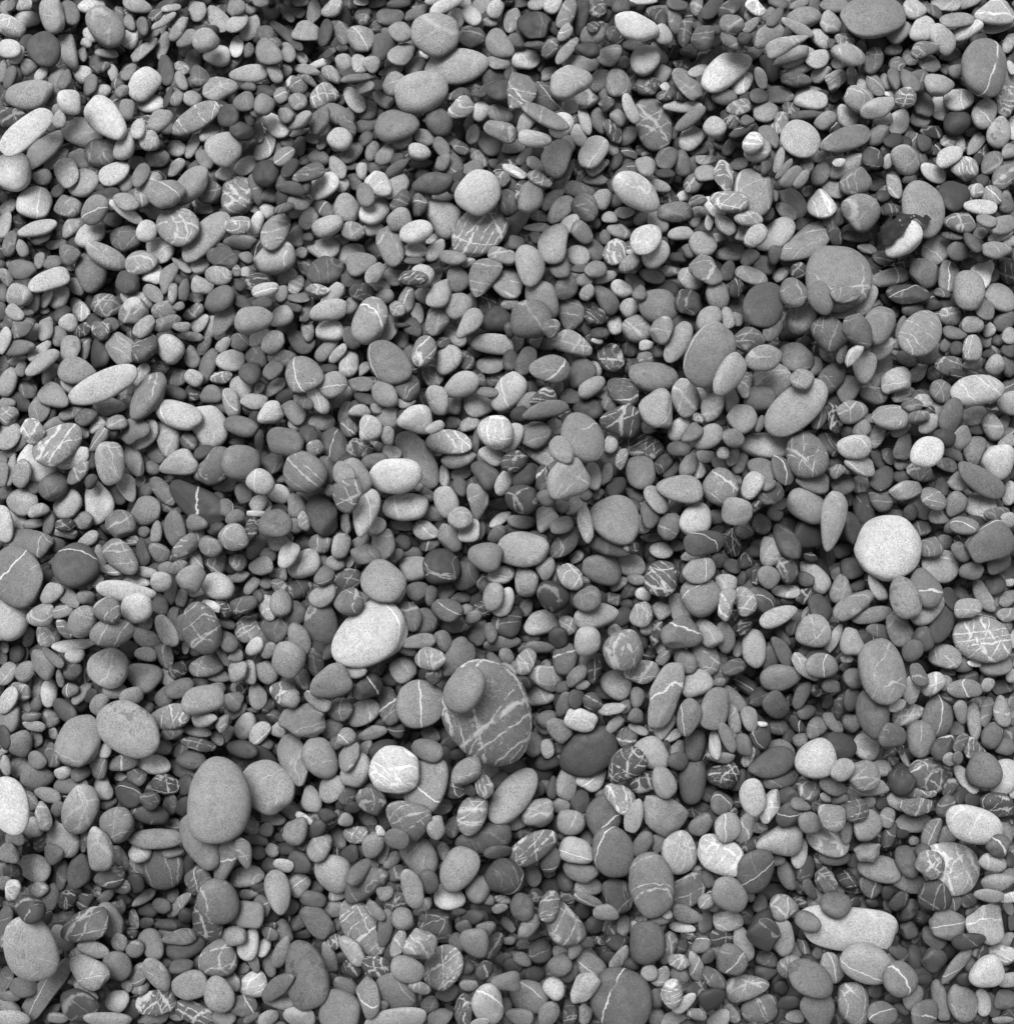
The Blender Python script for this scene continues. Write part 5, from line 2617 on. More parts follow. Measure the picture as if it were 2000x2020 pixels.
92 mid grey level oval pebble, white-banded, below and right of the white pear-shaped pebble
677 dark grey right-leaning oval pebble veined, below and left of the pebble with curved white band
2032 plain mid grey level oval pebble, above and left of the pebble with curved white band
264 mid grey right-leaning oval pebble thinly veined, above and left of the big grey line-crossed oval
2150 mid grey oval pebble thinly veined, just above and left of the long short-streaked grey pebble
2270 small plain pale grey oval pebble, right of the big blunt grey pebble
2184 mid grey oval pebble thinly veined, well below and left of the long white bar-shaped pebble
1810 dark grey oval pebble thinly veined, just left of the large grey egg below centre
1125 small plain mid grey oval pebble, just above the pale spotted pebble
2238 mid grey round pebble thinly veined, above and right of the boldly striped dark pebble
896 small charcoal level long pebble netted with white veins, above the big blunt grey pebble
1446 mid grey left-leaning oval pebble, white-banded, just below and right of the large round white pebble
1321 charcoal round pebble thinly veined, just below and right of the wide light oval near centre
1986 small dark grey oval pebble with a bold white band, below the long white bar-shaped pebble
977 small mid grey oval pebble with thin white veins, just above the long short-streaked grey pebble
1425 mid grey oval pebble, white-banded, just right of the large round white pebble
2190 light grey left-leaning long pebble thinly-veined, just above and right of the flat charcoal upright oval
2143 small plain pale grey right-leaning long pebble, above and left of the big stacked grey disc
1727 mid grey upright angular pebble, white-banded, right of the blotchy upright grey pebble
1323 small plain mid grey level long pebble, below the big blunt grey pebble
1089 small plain pale grey level long pebble, right of the boldly striped dark pebble
2105 dark grey round pebble thinly veined, just above the wide light oval near centre
91 small plain mid grey right-leaning long pebble, below and right of the white pear-shaped pebble
2173 plain pale grey upright oval pebble, above and right of the large grey egg below centre
2315 small plain light grey oval pebble, right of the plain charcoal oval pebble
1698 small plain dark grey left-leaning wedge-shaped pebble, just above the blotchy upright grey pebble
436 small light grey level oval pebble netted with white veins, just above the big white-patched pebble
67 mid grey left-leaning oval pebble thinly veined, just below and left of the white pear-shaped pebble
2247 small plain mid grey oval pebble, well left of the flat white oval pebble
1201 small plain mid grey oval pebble, just left of the wide light oval near centre
877 dark grey left-leaning oval pebble much veined, below and left of the big notched grey pebble
1442 small plain mid grey right-leaning long pebble, below and left of the large round white pebble
2149 mid grey level oval pebble thinly veined, just right of the big notched grey pebble
940 dark grey left-leaning oval pebble thinly veined, just below the big stacked grey disc
1002 light grey level oval pebble thinly veined, just above and left of the round white disc
944 small dark grey round pebble with thin white veins, right of the big stacked grey disc
354 light grey right-leaning oval pebble thinly veined, below and left of the tall grey veined pebble
1731 small plain light grey level long pebble, below and right of the blotchy upright grey pebble
938 mid grey round pebble thinly veined, just below and left of the big stacked grey disc
1369 small plain mid grey round pebble, above and right of the plain charcoal oval pebble
1772 mid grey oval pebble thinly veined, below and left of the plain charcoal oval pebble
674 small plain light grey level oval pebble, below and right of the long pale spindle pebble
2251 mid grey oval pebble thinly veined, just left of the flat white oval pebble
851 plain light grey right-leaning long pebble, just above and left of the big notched grey pebble
1101 small plain pale grey round pebble, well right of the boldly striped dark pebble
2272 small plain mid grey round pebble, well right of the big blunt grey pebble
2093 mid grey left-leaning angular pebble much veined, below the round white pebble up top
1777 pale grey level oval pebble, white-banded, above and left of the large grey egg below centre
2164 small plain light grey upright oval pebble, well left of the big egg-shaped pebble
943 dark grey level long pebble, white-banded, right of the big stacked grey disc
1161 mid grey level long pebble much veined, just right of the pale spotted pebble
1719 small plain mid grey level oval pebble, right of the blotchy upright grey pebble
403 small pale grey round pebble with thin white veins, well below the tall grey veined pebble
1557 mid grey oval pebble thinly veined, below and right of the white left-edge pebble
785 small pale grey level oval pebble with thin white veins, above the flat white oval pebble
2218 small mid grey left-leaning angular pebble netted with white veins, above the big notched grey pebble
1665 small plain mid grey upright long pebble, well below the pale marbled round pebble
1711 light grey angular pebble much veined, well right of the blotchy upright grey pebble
626 plain light grey level oval pebble, just above and left of the long pale spindle pebble
1652 dark grey left-leaning oval pebble veined, just below and left of the pale marbled round pebble
2 light grey upright oval pebble thinly veined, well above and left of the white pear-shaped pebble
2240 small plain mid grey oval pebble, well above and right of the boldly striped dark pebble
2325 small mid grey round pebble with thin white veins, below the big egg-shaped pebble
2320 charcoal oval pebble much veined, well above and right of the large grey egg below centre
556 small plain pale grey right-leaning long pebble, just left of the flat charcoal upright oval
1609 dark grey upright long pebble, white-banded, just below the big plain upright pebble
891 small plain dark grey oval pebble, well above the wide light oval near centre
792 dark grey upright oval pebble, white-banded, above and left of the flat white oval pebble
860 mid grey left-leaning long pebble thinly veined, well left of the big notched grey pebble
309 small plain mid grey oval pebble, just below the white oval by the top
68 small dark grey round pebble with thin white veins, just below the white pear-shaped pebble
248 small plain dark grey level long pebble, just left of the round white pebble up top
1387 mid grey upright oval pebble, white-banded, right of the plain charcoal oval pebble
1924 mid grey round pebble much veined, just left of the big cracked pale right-side pebble
762 small plain light grey right-leaning oval pebble, right of the big grey line-crossed oval
609 small plain light grey oval pebble, just above and right of the long pale spindle pebble
530 small plain charcoal round pebble, well below the big white-patched pebble
2069 small plain mid grey round pebble, above and left of the blotchy upright grey pebble
1099 mid grey oval pebble thinly veined, below and right of the boldly striped dark pebble
1372 small plain light grey oval pebble, well above and right of the plain charcoal oval pebble
1564 small plain pale grey left-leaning oval pebble, below the white left-edge pebble
1562 small plain dark grey upright oval pebble, above and right of the big bottom-left veined pebble
833 dark grey upright oval pebble thinly veined, well left of the big notched grey pebble
"""
rng = np.random.default_rng(11)
stones = []
for line in SURVEY.strip().splitlines():
    p = line.split()
    stones.append(dict(u=float(p[0]), v=float(p[1]), a=float(p[2]), b=float(p[3]), g=float(p[4]),
                       t=float(p[5]), L=int(p[6]), f=p[7] if len(p) > 7 else '', k=0))
NS = len(stones)

# terrain of the loose bed: hollows where the survey shows only deep, dark pebbles
MG = 360                                    # margin of beach beyond the survey on every side
CELL = 2
U0, V0 = -MG, -MG
GW, GH = int((2000 + 2 * MG) / CELL), int((2020 + 2 * MG) / CELL)
def blur(a, r):
    for ax in (0, 1):
        for _ in range(2):
            k = 2 * r + 1
            c = np.cumsum(np.pad(a, [(r + 1, r) if i == ax else (0, 0) for i in (0, 1)], mode='edge'), axis=ax)
            a = (np.take(c, np.arange(k, c.shape[ax]), axis=ax) - np.take(c, np.arange(0, c.shape[ax] - k), axis=ax)) / k
    return a
num = np.zeros((GH, GW)); den = np.zeros((GH, GW))
for s in stones:
    i, j = int((s['v'] - V0) / CELL), int((s['u'] - U0) / CELL)
    if 0 <= i < GH and 0 <= j < GW:
        w = s['a'] * s['b']
        low = max(0.0, 47 - s['t']) / 16.0 + (0.6 if s['L'] == 1 else 0) - (0.7 if s['L'] >= 4 else 0)
        num[i, j] += w * low; den[i, j] += w
num = blur(num, 16); den = blur(den, 16)
hol = np.clip(num / (den + den.mean() * 0.15), 0, 1.3)
hol = blur(hol, 8)
BED = -2.0 - 70.0 * hol
H = BED.copy()
ID = np.full((GH, GW), -1, dtype=np.int32)

def drop(k, s, thick, slope_follow, q=0.93, tiltr=0.10, hmax=1e9):
    g = math.radians(s['g'])
    ca, sa = math.cos(g), math.sin(g)
    a, b = s['a'], s['b']
    R2 = np.array([[ca, -sa], [sa, ca]])
    S = R2 @ np.diag([a * a, b * b]) @ R2.T
    ex, ey = math.sqrt(S[0, 0]), math.sqrt(S[1, 1])
    j0 = max(0, int((s['u'] - ex - U0) / CELL)); j1 = min(GW, int((s['u'] + ex - U0) / CELL) + 2)
    i0 = max(0, int((s['v'] - ey - V0) / CELL)); i1 = min(GH, int((s['v'] + ey - V0) / CELL) + 2)
    if j1 - j0 < 3 or i1 - i0 < 3:
        return False
    X = (np.arange(j0, j1) * CELL + U0 - s['u'])[None, :] + np.zeros((i1 - i0, 1))
    Y = -((np.arange(i0, i1) * CELL + V0 - s['v'])[:, None] + np.zeros((1, j1 - j0)))
    Si = np.linalg.inv(S)
    Q = 1 - (Si[0, 0] * X * X + 2 * Si[0, 1] * X * Y + Si[1, 1] * Y * Y)
    m = Q > 0
    h = H[i0:i1, j0:j1]
    xs, ys, hs = X[m], Y[m], h[m]
    if len(xs) < 5:
        return False
    gx = ((xs - xs.mean()) * (hs - hs.mean())).sum() / (((xs - xs.mean()) ** 2).sum() + 1e-6)
    gy = ((ys - ys.mean()) * (hs - hs.mean())).sum() / (((ys - ys.mean()) ** 2).sum() + 1e-6)
    t = np.array([gx, gy]) * slope_follow + s['rt'] * tiltr
    l = np.hypot(*t)
    c = thick
    lim = min(0.42, 0.8 * b / c * 0.55)
    if l > lim:
        t *= lim / l
    n = np.array([-t[0], -t[1], 1.0]); n /= np.linalg.norm(n)
    M2 = S - c * c * np.outer(n[:2], n[:2])
    w_, v_ = np.linalg.eigh(M2)
    w_ = np.maximum(w_, (0.5 * b) ** 2)
    M2 = v_ @ np.diag(w_) @ v_.T
    Lf = np.array([[1, 0], [0, 1], [-n[0] / n[2], -n[1] / n[2]]])
    Mt = Lf @ M2 @ Lf.T
    ev, evec = np.linalg.eigh(Mt)
    e1 = evec[:, 2]; A1 = math.sqrt(ev[2])
    e2 = np.cross(n, e1); B1 = math.sqrt(max(e2 @ Mt @ e2, 1.0))
    Sg = Mt + c * c * np.outer(n, n)
    Sx = np.linalg.inv(Sg[:2, :2])
    kx = Sg[2, :2] @ Sx
    sch = max(Sg[2, 2] - kx @ Sg[:2, 2], 1.0)
    Q = 1 - (Sx[0, 0] * X * X + 2 * Sx[0, 1] * X * Y + Sx[1, 1] * Y * Y)
    m = Q > 0.0
    zm = kx[0] * X + kx[1] * Y
    hf = (1 - np.clip(1 - Q, 0, 1) ** 1.2) ** (1 / 2.4) * math.sqrt(sch)
    mc = Q > 0.12
    if mc.sum() < 4:
        mc = m
    z = float(np.quantile((h - (zm - hf))[mc], q)) + (1.5 if q >= 1.0 else 0.0)
    if z > hmax:
        return False
    top = z + zm + hf
    up = m & (top > h)
    h[up] = top[up]
    ID[i0:i1, j0:j1][up] = k
    s.update(h=z, R=np.stack([e1, e2, n], axis=1), A=A1, B=B1, C=c)
    return True

allst = []
def add(s, thick, sf, q=0.93, tr=0.10, hmax=1e9):
    s['rt'] = rng.normal(size=2)
    if drop(len(allst), s, thick, sf, q, tr, hmax):
        allst.append(s)
        return True
    return False

TONES = np.array([s['t'] for s in stones])
SIZES = np.array([(s['a'], s['b']) for s in stones])
def rand_stone(u, v, kind, scale=1.0, dt=0.0):
    a, b = SIZES[rng.integers(len(SIZES))] * scale
    a, b = min(max(a, 13), 60), min(max(b, 10), 44)
    g = rng.normal(35, 45)
    f = rng.choice(['', 'v', 'V', 'b', ''], p=[0.5, 0.2, 0.1, 0.08, 0.12])
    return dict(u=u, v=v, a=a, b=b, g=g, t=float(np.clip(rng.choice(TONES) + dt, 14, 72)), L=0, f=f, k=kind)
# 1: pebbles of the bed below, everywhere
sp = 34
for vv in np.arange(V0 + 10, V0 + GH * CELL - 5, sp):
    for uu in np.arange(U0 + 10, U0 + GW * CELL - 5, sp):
        s = rand_stone(uu + rng.normal(0, 8), vv + rng.normal(0, 8), 1, 0.85, -27)  # tone lowered: shade of the gaps is put into the bed colour
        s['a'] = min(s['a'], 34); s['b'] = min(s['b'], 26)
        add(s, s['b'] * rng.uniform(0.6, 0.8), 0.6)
# 2: surface of the margin around the surveyed part
nm = int(((2000 + 2 * MG) * (2020 + 2 * MG)) * 0.00085)
for _ in range(nm):
    uu = rng.uniform(U0 + 20, U0 + GW * CELL - 20); vv = rng.uniform(V0 + 20, V0 + GH * CELL - 20)
    s = rand_stone(uu, vv, 2)
    if -s['a'] * 0.8 < uu < 2000 + s['a'] * 0.8 and -s['a'] * 0.8 < vv < 2020 + s['a'] * 0.8:
        continue
    add(s, s['b'] * rng.uniform(0.5, 0.75), 0.7, hmax=62.0)
# 3: the surveyed pebbles, lower ones first
order = sorted(range(NS), key=lambda i: (stones[i]['L'], -stones[i]['a'] * stones[i]['b'] * 0.2 + rng.normal() * 60))
for i in order:
    s = stones[i]
    s['idx'] = i
    big = s['a'] * s['b'] > 1600
    th = s['b'] * (rng.uniform(0.38, 0.5) if big else rng.uniform(0.42, 0.68))
    add(s, th, 0.5, (0.88, 0.90, 0.925, 0.965, 1.0)[s['L']], 0.10)

sub = ID[(0 - V0) // CELL:(2020 - V0) // CELL, (0 - U0) // CELL:(2000 - U0) // CELL]
vis = np.bincount(sub[sub >= 0].ravel(), minlength=len(allst))
# anything that shows within a few units of a gap is kept, buried pebbles are not built
seen = np.zeros(len(allst), bool)
seen[np.unique(ID[ID >= 0])] = True
vis_s = sorted([k for k in range(len(allst)) if 'idx' in allst[k]], key=lambda k: -vis[k])
SINGLES = vis_s[:300]
single = set(SINGLES)

# ---------------------------------------------------------------- where a height above the bed stands in the world
ct, st = math.cos(TILT), math.sin(TILT)
CX = np.array([1.0, 0, 0]); CY = np.array([0, ct, st]); CZ = np.array([0, -st, ct])
def frame_at(u, v):
    d = CX * ((u - W2) / D) + CY * (-(v - H2) / D) - CZ
    t = cam_z / (-d[2])
    sc = t / D                      # world metres per unit there
    return CAM + d * t, -d / np.linalg.norm(d), sc
def ground_point(u, v, h):
    P, up, sc = frame_at(u, v)
    return P + up * (h * sc)

# ---------------------------------------------------------------- pebble shapes
def quad_sphere(n):
    idx = {}; verts = []; faces = []
    def vid(p):
        key = tuple(p)
        if key not in idx:
            idx[key] = len(verts)
            q = np.tan(np.array(p) / n * math.pi / 4 * 1.0)
            verts.append(q / np.linalg.norm(q))
        return idx[key]
    for ax in range(3):
        for sg in (-1, 1):
            for i in range(n):
                for j in range(n):
                    c = []
                    for (di, dj) in ((0, 0), (1, 0), (1, 1), (0, 1)):
                        p = [0, 0, 0]
                        p[ax] = sg * n
                        p[(ax + 1) % 3] = -n + 2 * (i + di)
                        p[(ax + 2) % 3] = -n + 2 * (j + dj)
                        c.append(vid(p))
                    faces.append(c if sg > 0 else c[::-1])
    return np.array(verts), np.array(faces, dtype=np.int32)
SPH = {n: quad_sphere(n) for n in (4, 5, 7, 9, 16)}

def shape(s, V, r):
    f = s['f']
    big = s['a'] * s['b'] > 1600
    ang = 'K' in f
    p = 3.2 if 'B' in f else r.uniform(2.4, 2.8) if ang else r.uniform(2.0, 2.3)
    pz = r.uniform(2.25, 2.5)
    V = V * 1.0
    rho = (np.abs(V[:, 0]) ** p + np.abs(V[:, 1]) ** p) ** (1 / p)
    P = V / ((rho ** pz + np.abs(V[:, 2]) ** pz) ** (1 / pz))[:, None]
    th = np.arctan2(P[:, 1], P[:, 0])
    k2, k3, k4 = r.normal(0, 0.012), r.normal(0, 0.045), r.normal(0, 0.018)
    if 'T' in f: k3 = 0.10
    if big: k3 *= 0.5; k4 *= 0.5
    rad = 1 + k2 * np.cos(2 * th + r.uniform(0, 6)) + k3 * np.cos(3 * th + (0.6 if 'T' in f else r.uniform(0, 6))) + k4 * np.cos(4 * th + r.uniform(0, 6))
    P[:, :2] *= rad[:, None]
    e = r.normal(0, 0.13)
    if big: e *= 0.5
    if 'E' in f: e = -0.35
    P[:, 1] *= 1 + e * P[:, 0]
    P[:, 2] *= 1 + r.normal(0, 0.12) * P[:, 0] + r.normal(0, 0.10) * P[:, 1]
    P[:, 1] += r.normal(0, 0.018 if big else 0.065) * (P[:, 0] ** 2 - 0.4)
    # worn flats
    chip = (not ang) and (not big) and r.random() < 0.3
    for _ in range(8 if ang else 6 if chip else r.integers(3, 6)):
        n = r.normal(size=3) * np.array([1, 1, 0.9]); n /= np.linalg.norm(n)
        soft = (not ang) and (s['t'] > 62 or s['a'] * s['b'] > 1000)
        d = r.uniform(0.72, 0.9) if ang or (chip and not soft) else r.uniform(0.9, 0.98) if soft else r.uniform(0.82, 0.96)
        t = P @ n - d
        P -= np.maximum(t, 0)[:, None] * n * (0.92 if ang else 0.5 if soft else 0.8 if chip else 0.7)
    # slow lumps
    amp = 0.035 if ang else 0.016
    for _ in range(4):
        w = r.normal(size=3) * 2.4
        P *= (1 + amp * np.sin(P @ w + r.uniform(0, 6)))[:, None]
    if 'k' in f:
        n = r.normal(size=3); n[2] = abs(n[2]) + 1.0; n[:2] *= 1.0; n /= np.linalg.norm(n)
        dd = np.linalg.norm(P - n * 0.95, axis=1)
        P -= n * (0.16 * np.exp(-(dd / 0.28) ** 2))[:, None]
    P[:, :2] *= 1.045
    return P

def pebble_arrays(s, n, seed):
    r = np.random.default_rng(seed)
    V, F = SPH[n]
    P = shape(s, V, r)
    L = P * np.array([s['A'], s['B'], s['C']])          # units, in the pebble's own axes
    size = math.sqrt(s['A'] * s['B'])
    f = s['f']
    dens = 1.15 if 'V' in f else 1.8
    dens *= r.uniform(0.85, 1.2) * (min(1.0, (26.0 / max(size, 1.0)) ** 0.8) if 'V' in f else 1.0)
    if 'W' in f: dens *= 0.75
    q = r.normal(size=(3, 3)); Q, _ = np.linalg.qr(q)
    vloc = (L @ Q) / (max(size, 16) * dens) + r.uniform(-50, 50, 3)
    ploc = L / 20.0 + r.uniform(-90, 90, 3)
    m = r.normal(size=3); m[2] *= 0.35; m /= np.linalg.norm(m)
    bandd = (P @ m) - r.uniform(-0.45, 0.45)
    thin = 0.95 if 'W' in f else (0.92 if size > 17 and r.random() < 0.55 else 0.62) if 'V' in f else r.uniform(0.35, 0.65) if 'v' in f else (r.uniform(0.15, 0.4) if r.random() < 0.25 else 0.0)
    band = r.uniform(0.8, 1.0) if 'b' in f else 0.0
    bw_ = max(0.035, r.uniform(0.03, 0.09) * (0.7 if size > 26 else 1.0))
    blot = 1.0 if 's' in f else (r.uniform(0.0, 0.35))
    return L, F, vloc, ploc, bandd / bw_, (thin, band, blot, (1.5 if 'W' in f else 1.25 if 'V' in f and size > 22 else 1.0) / (max(size, 16) * dens))

def tone_to_albedo(t):
    return 0.42 * (max(t, 12.0) / 100.0) ** 2.2

def set_attrs(me, vloc, ploc, bandd, look, vw):
    me.attributes.new('vw', 'FLOAT', 'POINT').data.foreach_set('value', np.ascontiguousarray(vw, dtype=np.float32))
    for nm_, dt, dat in (('vloc', 'FLOAT_VECTOR', vloc), ('ploc', 'FLOAT_VECTOR', ploc)):
        me.attributes.new(nm_, dt, 'POINT').data.foreach_set('vector', np.ascontiguousarray(dat, dtype=np.float32).ravel())
    me.attributes.new('bandd', 'FLOAT', 'POINT').data.foreach_set('value', np.ascontiguousarray(bandd, dtype=np.float32))
    me.attributes.new('look', 'FLOAT_COLOR', 'POINT').data.foreach_set('color', np.ascontiguousarray(look, dtype=np.float32).ravel())

def mesh_from(name, verts, faces, mat):
    me = bpy.data.meshes.new(name)
    nv, nf = len(verts), len(faces)
    me.vertices.add(nv)
    me.vertices.foreach_set('co', np.ascontiguousarray(verts, dtype=np.float32).ravel())
    me.loops.add(nf * 4)
    me.loops.foreach_set('vertex_index', np.ascontiguousarray(faces, dtype=np.int32).ravel())
    me.polygons.add(nf)
    me.polygons.foreach_set('loop_start', np.arange(0, nf * 4, 4, dtype=np.int32))
    me.polygons.foreach_set('loop_total', np.full(nf, 4, dtype=np.int32))
    me.polygons.foreach_set('use_smooth', np.ones(nf, dtype=bool))
    me.update(calc_edges=True)
    me.materials.append(mat)
    return me

# ---------------------------------------------------------------- materials
def new_mat(name):
    m = bpy.data.materials.new(name); m.use_nodes = True
    nt = m.node_tree; nt.nodes.clear()
    return m, nt
class NT:
    def __init__(s, nt): s.nt = nt
    def n(s, typ, **kw):
        nd = s.nt.nodes.new(typ)
        ins = kw.pop('ins', {})
        for k, v in kw.items(): setattr(nd, k, v)
        for k, v in ins.items():
            if hasattr(v, 'is_output'): s.nt.links.new(v, nd.inputs[k])
            else: nd.inputs[k].default_value = v
        return nd
    def math(s, op, a, b=0.0, c=0.0, clamp=False):
        nd = s.n('ShaderNodeMath', operation=op, use_clamp=clamp)
        for i, v in enumerate((a, b, c)):
            if hasattr(v, 'is_output'): s.nt.links.new(v, nd.inputs[i])
            else: nd.inputs[i].default_value = v
        return nd.outputs[0]
    def ramp(s, x, lo, hi, a=0.0, b=1.0):
        nd = s.n('ShaderNodeMapRange', interpolation_type='SMOOTHSTEP')
        s.nt.links.new(x, nd.inputs['Value'])
        for k, v in (('From Min', lo), ('From Max', hi), ('To Min', a), ('To Max', b)): nd.inputs[k].default_value = v
        return nd.outputs['Result']

def stone_material():
    m, nt = new_mat('sea_worn_stone'); N = NT(nt)
    vloc = N.n('ShaderNodeAttribute', attribute_name='vloc').outputs['Vector']
    ploc = N.n('ShaderNodeAttribute', attribute_name='ploc').outputs['Vector']
    bandd = N.n('ShaderNodeAttribute', attribute_name='bandd').outputs['Fac']
    la = N.n('ShaderNodeAttribute', attribute_name='look')
    sep = N.n('ShaderNodeSeparateColor', ins={'Color': la.outputs['Color']})
    tone, thin, band, blot = sep.outputs[0], sep.outputs[1], sep.outputs[2], la.outputs['Alpha']
    def noise(vec, sc, det=2.0, rough=0.5, out='Fac'):
        return N.n('ShaderNodeTexNoise', noise_dimensions='3D', ins={'Vector': vec, 'Scale': sc, 'Detail': det, 'Roughness': rough}).outputs[out]
    # mottling, clouding and grain of the stone itself
    cloud = noise(ploc, 0.55, 3.0, 0.55)
    mott = noise(ploc, 2.6, 3.0, 0.6)
    grain = noise(ploc, 11.0, 2.0, 0.75)
    grain2 = noise(ploc, 5.5, 1.0, 0.6)
    g = N.math('MULTIPLY_ADD', N.math('SUBTRACT', cloud, 0.5), 0.62, 1.0)
    g = N.math('MULTIPLY_ADD', N.math('SUBTRACT', mott, 0.5), 0.5, g)
    gm = N.ramp(noise(ploc, 0.35, 2.0), 0.35, 0.65, 0.45, 1.25)
    gm = N.math('MULTIPLY', gm, N.ramp(tone, 0.12, 0.34, 1.1, 0.6))
    g = N.math('MULTIPLY_ADD', N.math('MULTIPLY', N.math('SUBTRACT', grain, 0.5), gm), 1.8, g)
    g = N.math('MULTIPLY_ADD', N.math('SUBTRACT', grain2, 0.5), 0.8, g)
    # small dark pits
    pit = N.n('ShaderNodeTexVoronoi', feature='F1', ins={'Vector': ploc, 'Scale': 3.2, 'Randomness': 1.0})
    pitm = N.ramp(pit.outputs['Distance'], 0.08, 0.2, 1.0, 0.0)
    psel = N.math('GREATER_THAN', N.n('ShaderNodeSeparateColor', ins={'Color': pit.outputs['Color']}).outputs[0], 0.62)
    pitm = N.math('MULTIPLY', pitm, psel)
    g = N.math('MULTIPLY_ADD', pitm, -0.42, g)
    # dark blotches on spotted stones
    bl = N.ramp(noise(ploc, 0.75, 2.0, 0.6), 0.60, 0.68, 0.0, 1.0)
    g = N.math('MULTIPLY', g, N.math('MULTIPLY_ADD', N.math('MULTIPLY', bl, N.ramp(blot, 0.2, 1.0, 0.0, 1.0)), -0.42, 1.0))
    col = N.math('MULTIPLY', tone, g)
    # fine quartz veins: families of gently warped planes, each plane with its own width and presence
    warp = N.n('ShaderNodeTexNoise', ins={'Vector': vloc, 'Scale': 0.9, 'Detail': 4.0, 'Roughness': 0.55})
    wv = N.n('ShaderNodeVectorMath', operation='MULTIPLY_ADD', ins={0: warp.outputs['Color'], 1: (0.55, 0.55, 0.55), 2: vloc}).outputs[0]
    vw = N.n('ShaderNodeAttribute', attribute_name='vw').outputs['Fac']
    vein0 = None
    for q, (dx, dy, dz, fr, wmax) in enumerate(((1.0, 0.1, 0.0, 1.0, 3.6), (0.25, 0.95, 0.2, 1.15, 2.6), (0.55, -0.35, 0.76, 1.3, 2.2), (0.93, 0.35, 0.1, 2.1, 1.5))):
        dt_ = N.n('ShaderNodeVectorMath', operation='DOT_PRODUCT', ins={0: wv, 1: (dx, dy, dz)}).outputs['Value']
        x = N.math('MULTIPLY', dt_, fr)
        fl = N.math('FLOOR', x)
        wn = N.n('ShaderNodeTexWhiteNoise', noise_dimensions='1D')
        nt.links.new(N.math('ADD', fl, 17.3 * q), wn.inputs['W'])
        ws = N.n('ShaderNodeSeparateColor', ins={'Color': wn.outputs['Color']})
        pos_ = N.math('MULTIPLY_ADD', ws.outputs[0], 0.6, 0.2)
        dist = N.math('ABSOLUTE', N.math('SUBTRACT', N.math('SUBTRACT', x, fl), pos_))
        wpx = N.math('MULTIPLY_ADD', N.math('POWER', ws.outputs[1], 3.0), wmax, 0.8)
        wpx = N.math('MULTIPLY', wpx, N.ramp(noise(ploc, 1.1 + 0.2 * q, 2.0), 0.3, 0.7, 0.35, 1.5))
        wid = N.math('MULTIPLY', N.math('MULTIPLY', wpx, vw), fr)
        ln = N.math('SUBTRACT', 1.0, N.math('DIVIDE', dist, wid), clamp=True)
        ln = N.math('POWER', ln, 0.55)
        ln = N.math('MULTIPLY', ln, N.math('GREATER_THAN', ws.outputs[2], 0.42))
        brk = N.ramp(noise(vloc, 1.1 + 0.35 * q, 3.0, 0.6), 0.40, 0.50, 0.0 if q else 0.25, 1.0)
        ln = N.math('MULTIPLY', ln, brk)
        vein0 = ln if vein0 is None else N.math('MAXIMUM', vein0, ln)
    v1 = N.math('MULTIPLY', vein0, thin)
    # broken stones healed by a net of quartz
    vo = N.n('ShaderNodeTexVoronoi', feature='DISTANCE_TO_EDGE', ins={'Vector': wv, 'Scale': 3.0})
    net = N.math('SUBTRACT', 1.0, N.math('DIVIDE', vo.outputs['Distance'], N.ramp(noise(vloc, 2.7, 3.0), 0.35, 0.75, 0.01, 0.10)), clamp=True)
    net = N.math('MULTIPLY', net, N.ramp(noise(vloc, 0.8, 2.0), 0.46, 0.58, 0.0, 0.8))
    v2 = N.math('MULTIPLY', net, N.ramp(thin, 0.85, 0.95, 0.0, 0.7))
    # one bold band
    wob = N.math('MULTIPLY_ADD', N.math('SUBTRACT', noise(ploc, 0.9, 4.0, 0.6), 0.5), 9.0, bandd)
    bm = N.ramp(N.math('ABSOLUTE', wob), 0.55, 1.0, 1.0, 0.0)
    bbrk = N.ramp(noise(ploc, 0.5, 2.0), 0.30, 0.42, 0.15, 1.0)
    v3 = N.math('MULTIPLY', N.math('MULTIPLY', bm, bbrk), band)
    vein = N.math('MAXIMUM', N.math('MAXIMUM', v1, v2), v3)
    vcol = N.math('MULTIPLY_ADD', tone, 0.9, 0.20)
    vcol = N.math('MULTIPLY', vcol, N.math('MULTIPLY_ADD', N.math('SUBTRACT', grain, 0.5), 0.5, 1.0))
    mx = N.n('ShaderNodeMix', data_type='FLOAT')
    nt.links.new(vein, mx.inputs[0]); nt.links.new(col, mx.inputs[2]); nt.links.new(vcol, mx.inputs[3])
    colf = N.math('MINIMUM', N.math('MAXIMUM', mx.outputs[0], 0.015), 0.86)
    cc = N.n('ShaderNodeCombineColor', ins={0: colf, 1: colf, 2: colf})
    # relief
    hgt = N.math('MULTIPLY_ADD', grain, 0.5, N.math('MULTIPLY', mott, 0.5))
    hgt = N.math('MULTIPLY_ADD', pitm, -0.7, hgt)
    hgt = N.math('MULTIPLY_ADD', vein, 0.35, hgt)
    bump = N.n('ShaderNodeBump', ins={'Strength': 0.35, 'Distance': 0.0012, 'Height': hgt})
    bs = N.n('ShaderNodeBsdfPrincipled', ins={'Base Color': cc.outputs['Color'], 'Normal': bump.outputs['Normal']})
    rg = N.ramp(noise(ploc, 1.2, 2.0), 0.3, 0.7, 0.6, 0.85)
    nt.links.new(rg, bs.inputs['Roughness'])
    bs.inputs['Specular IOR Level'].default_value = 0.3
    out = N.n('ShaderNodeOutputMaterial')
    nt.links.new(bs.outputs[0], out.inputs['Surface'])
    return m
STONE = stone_material()

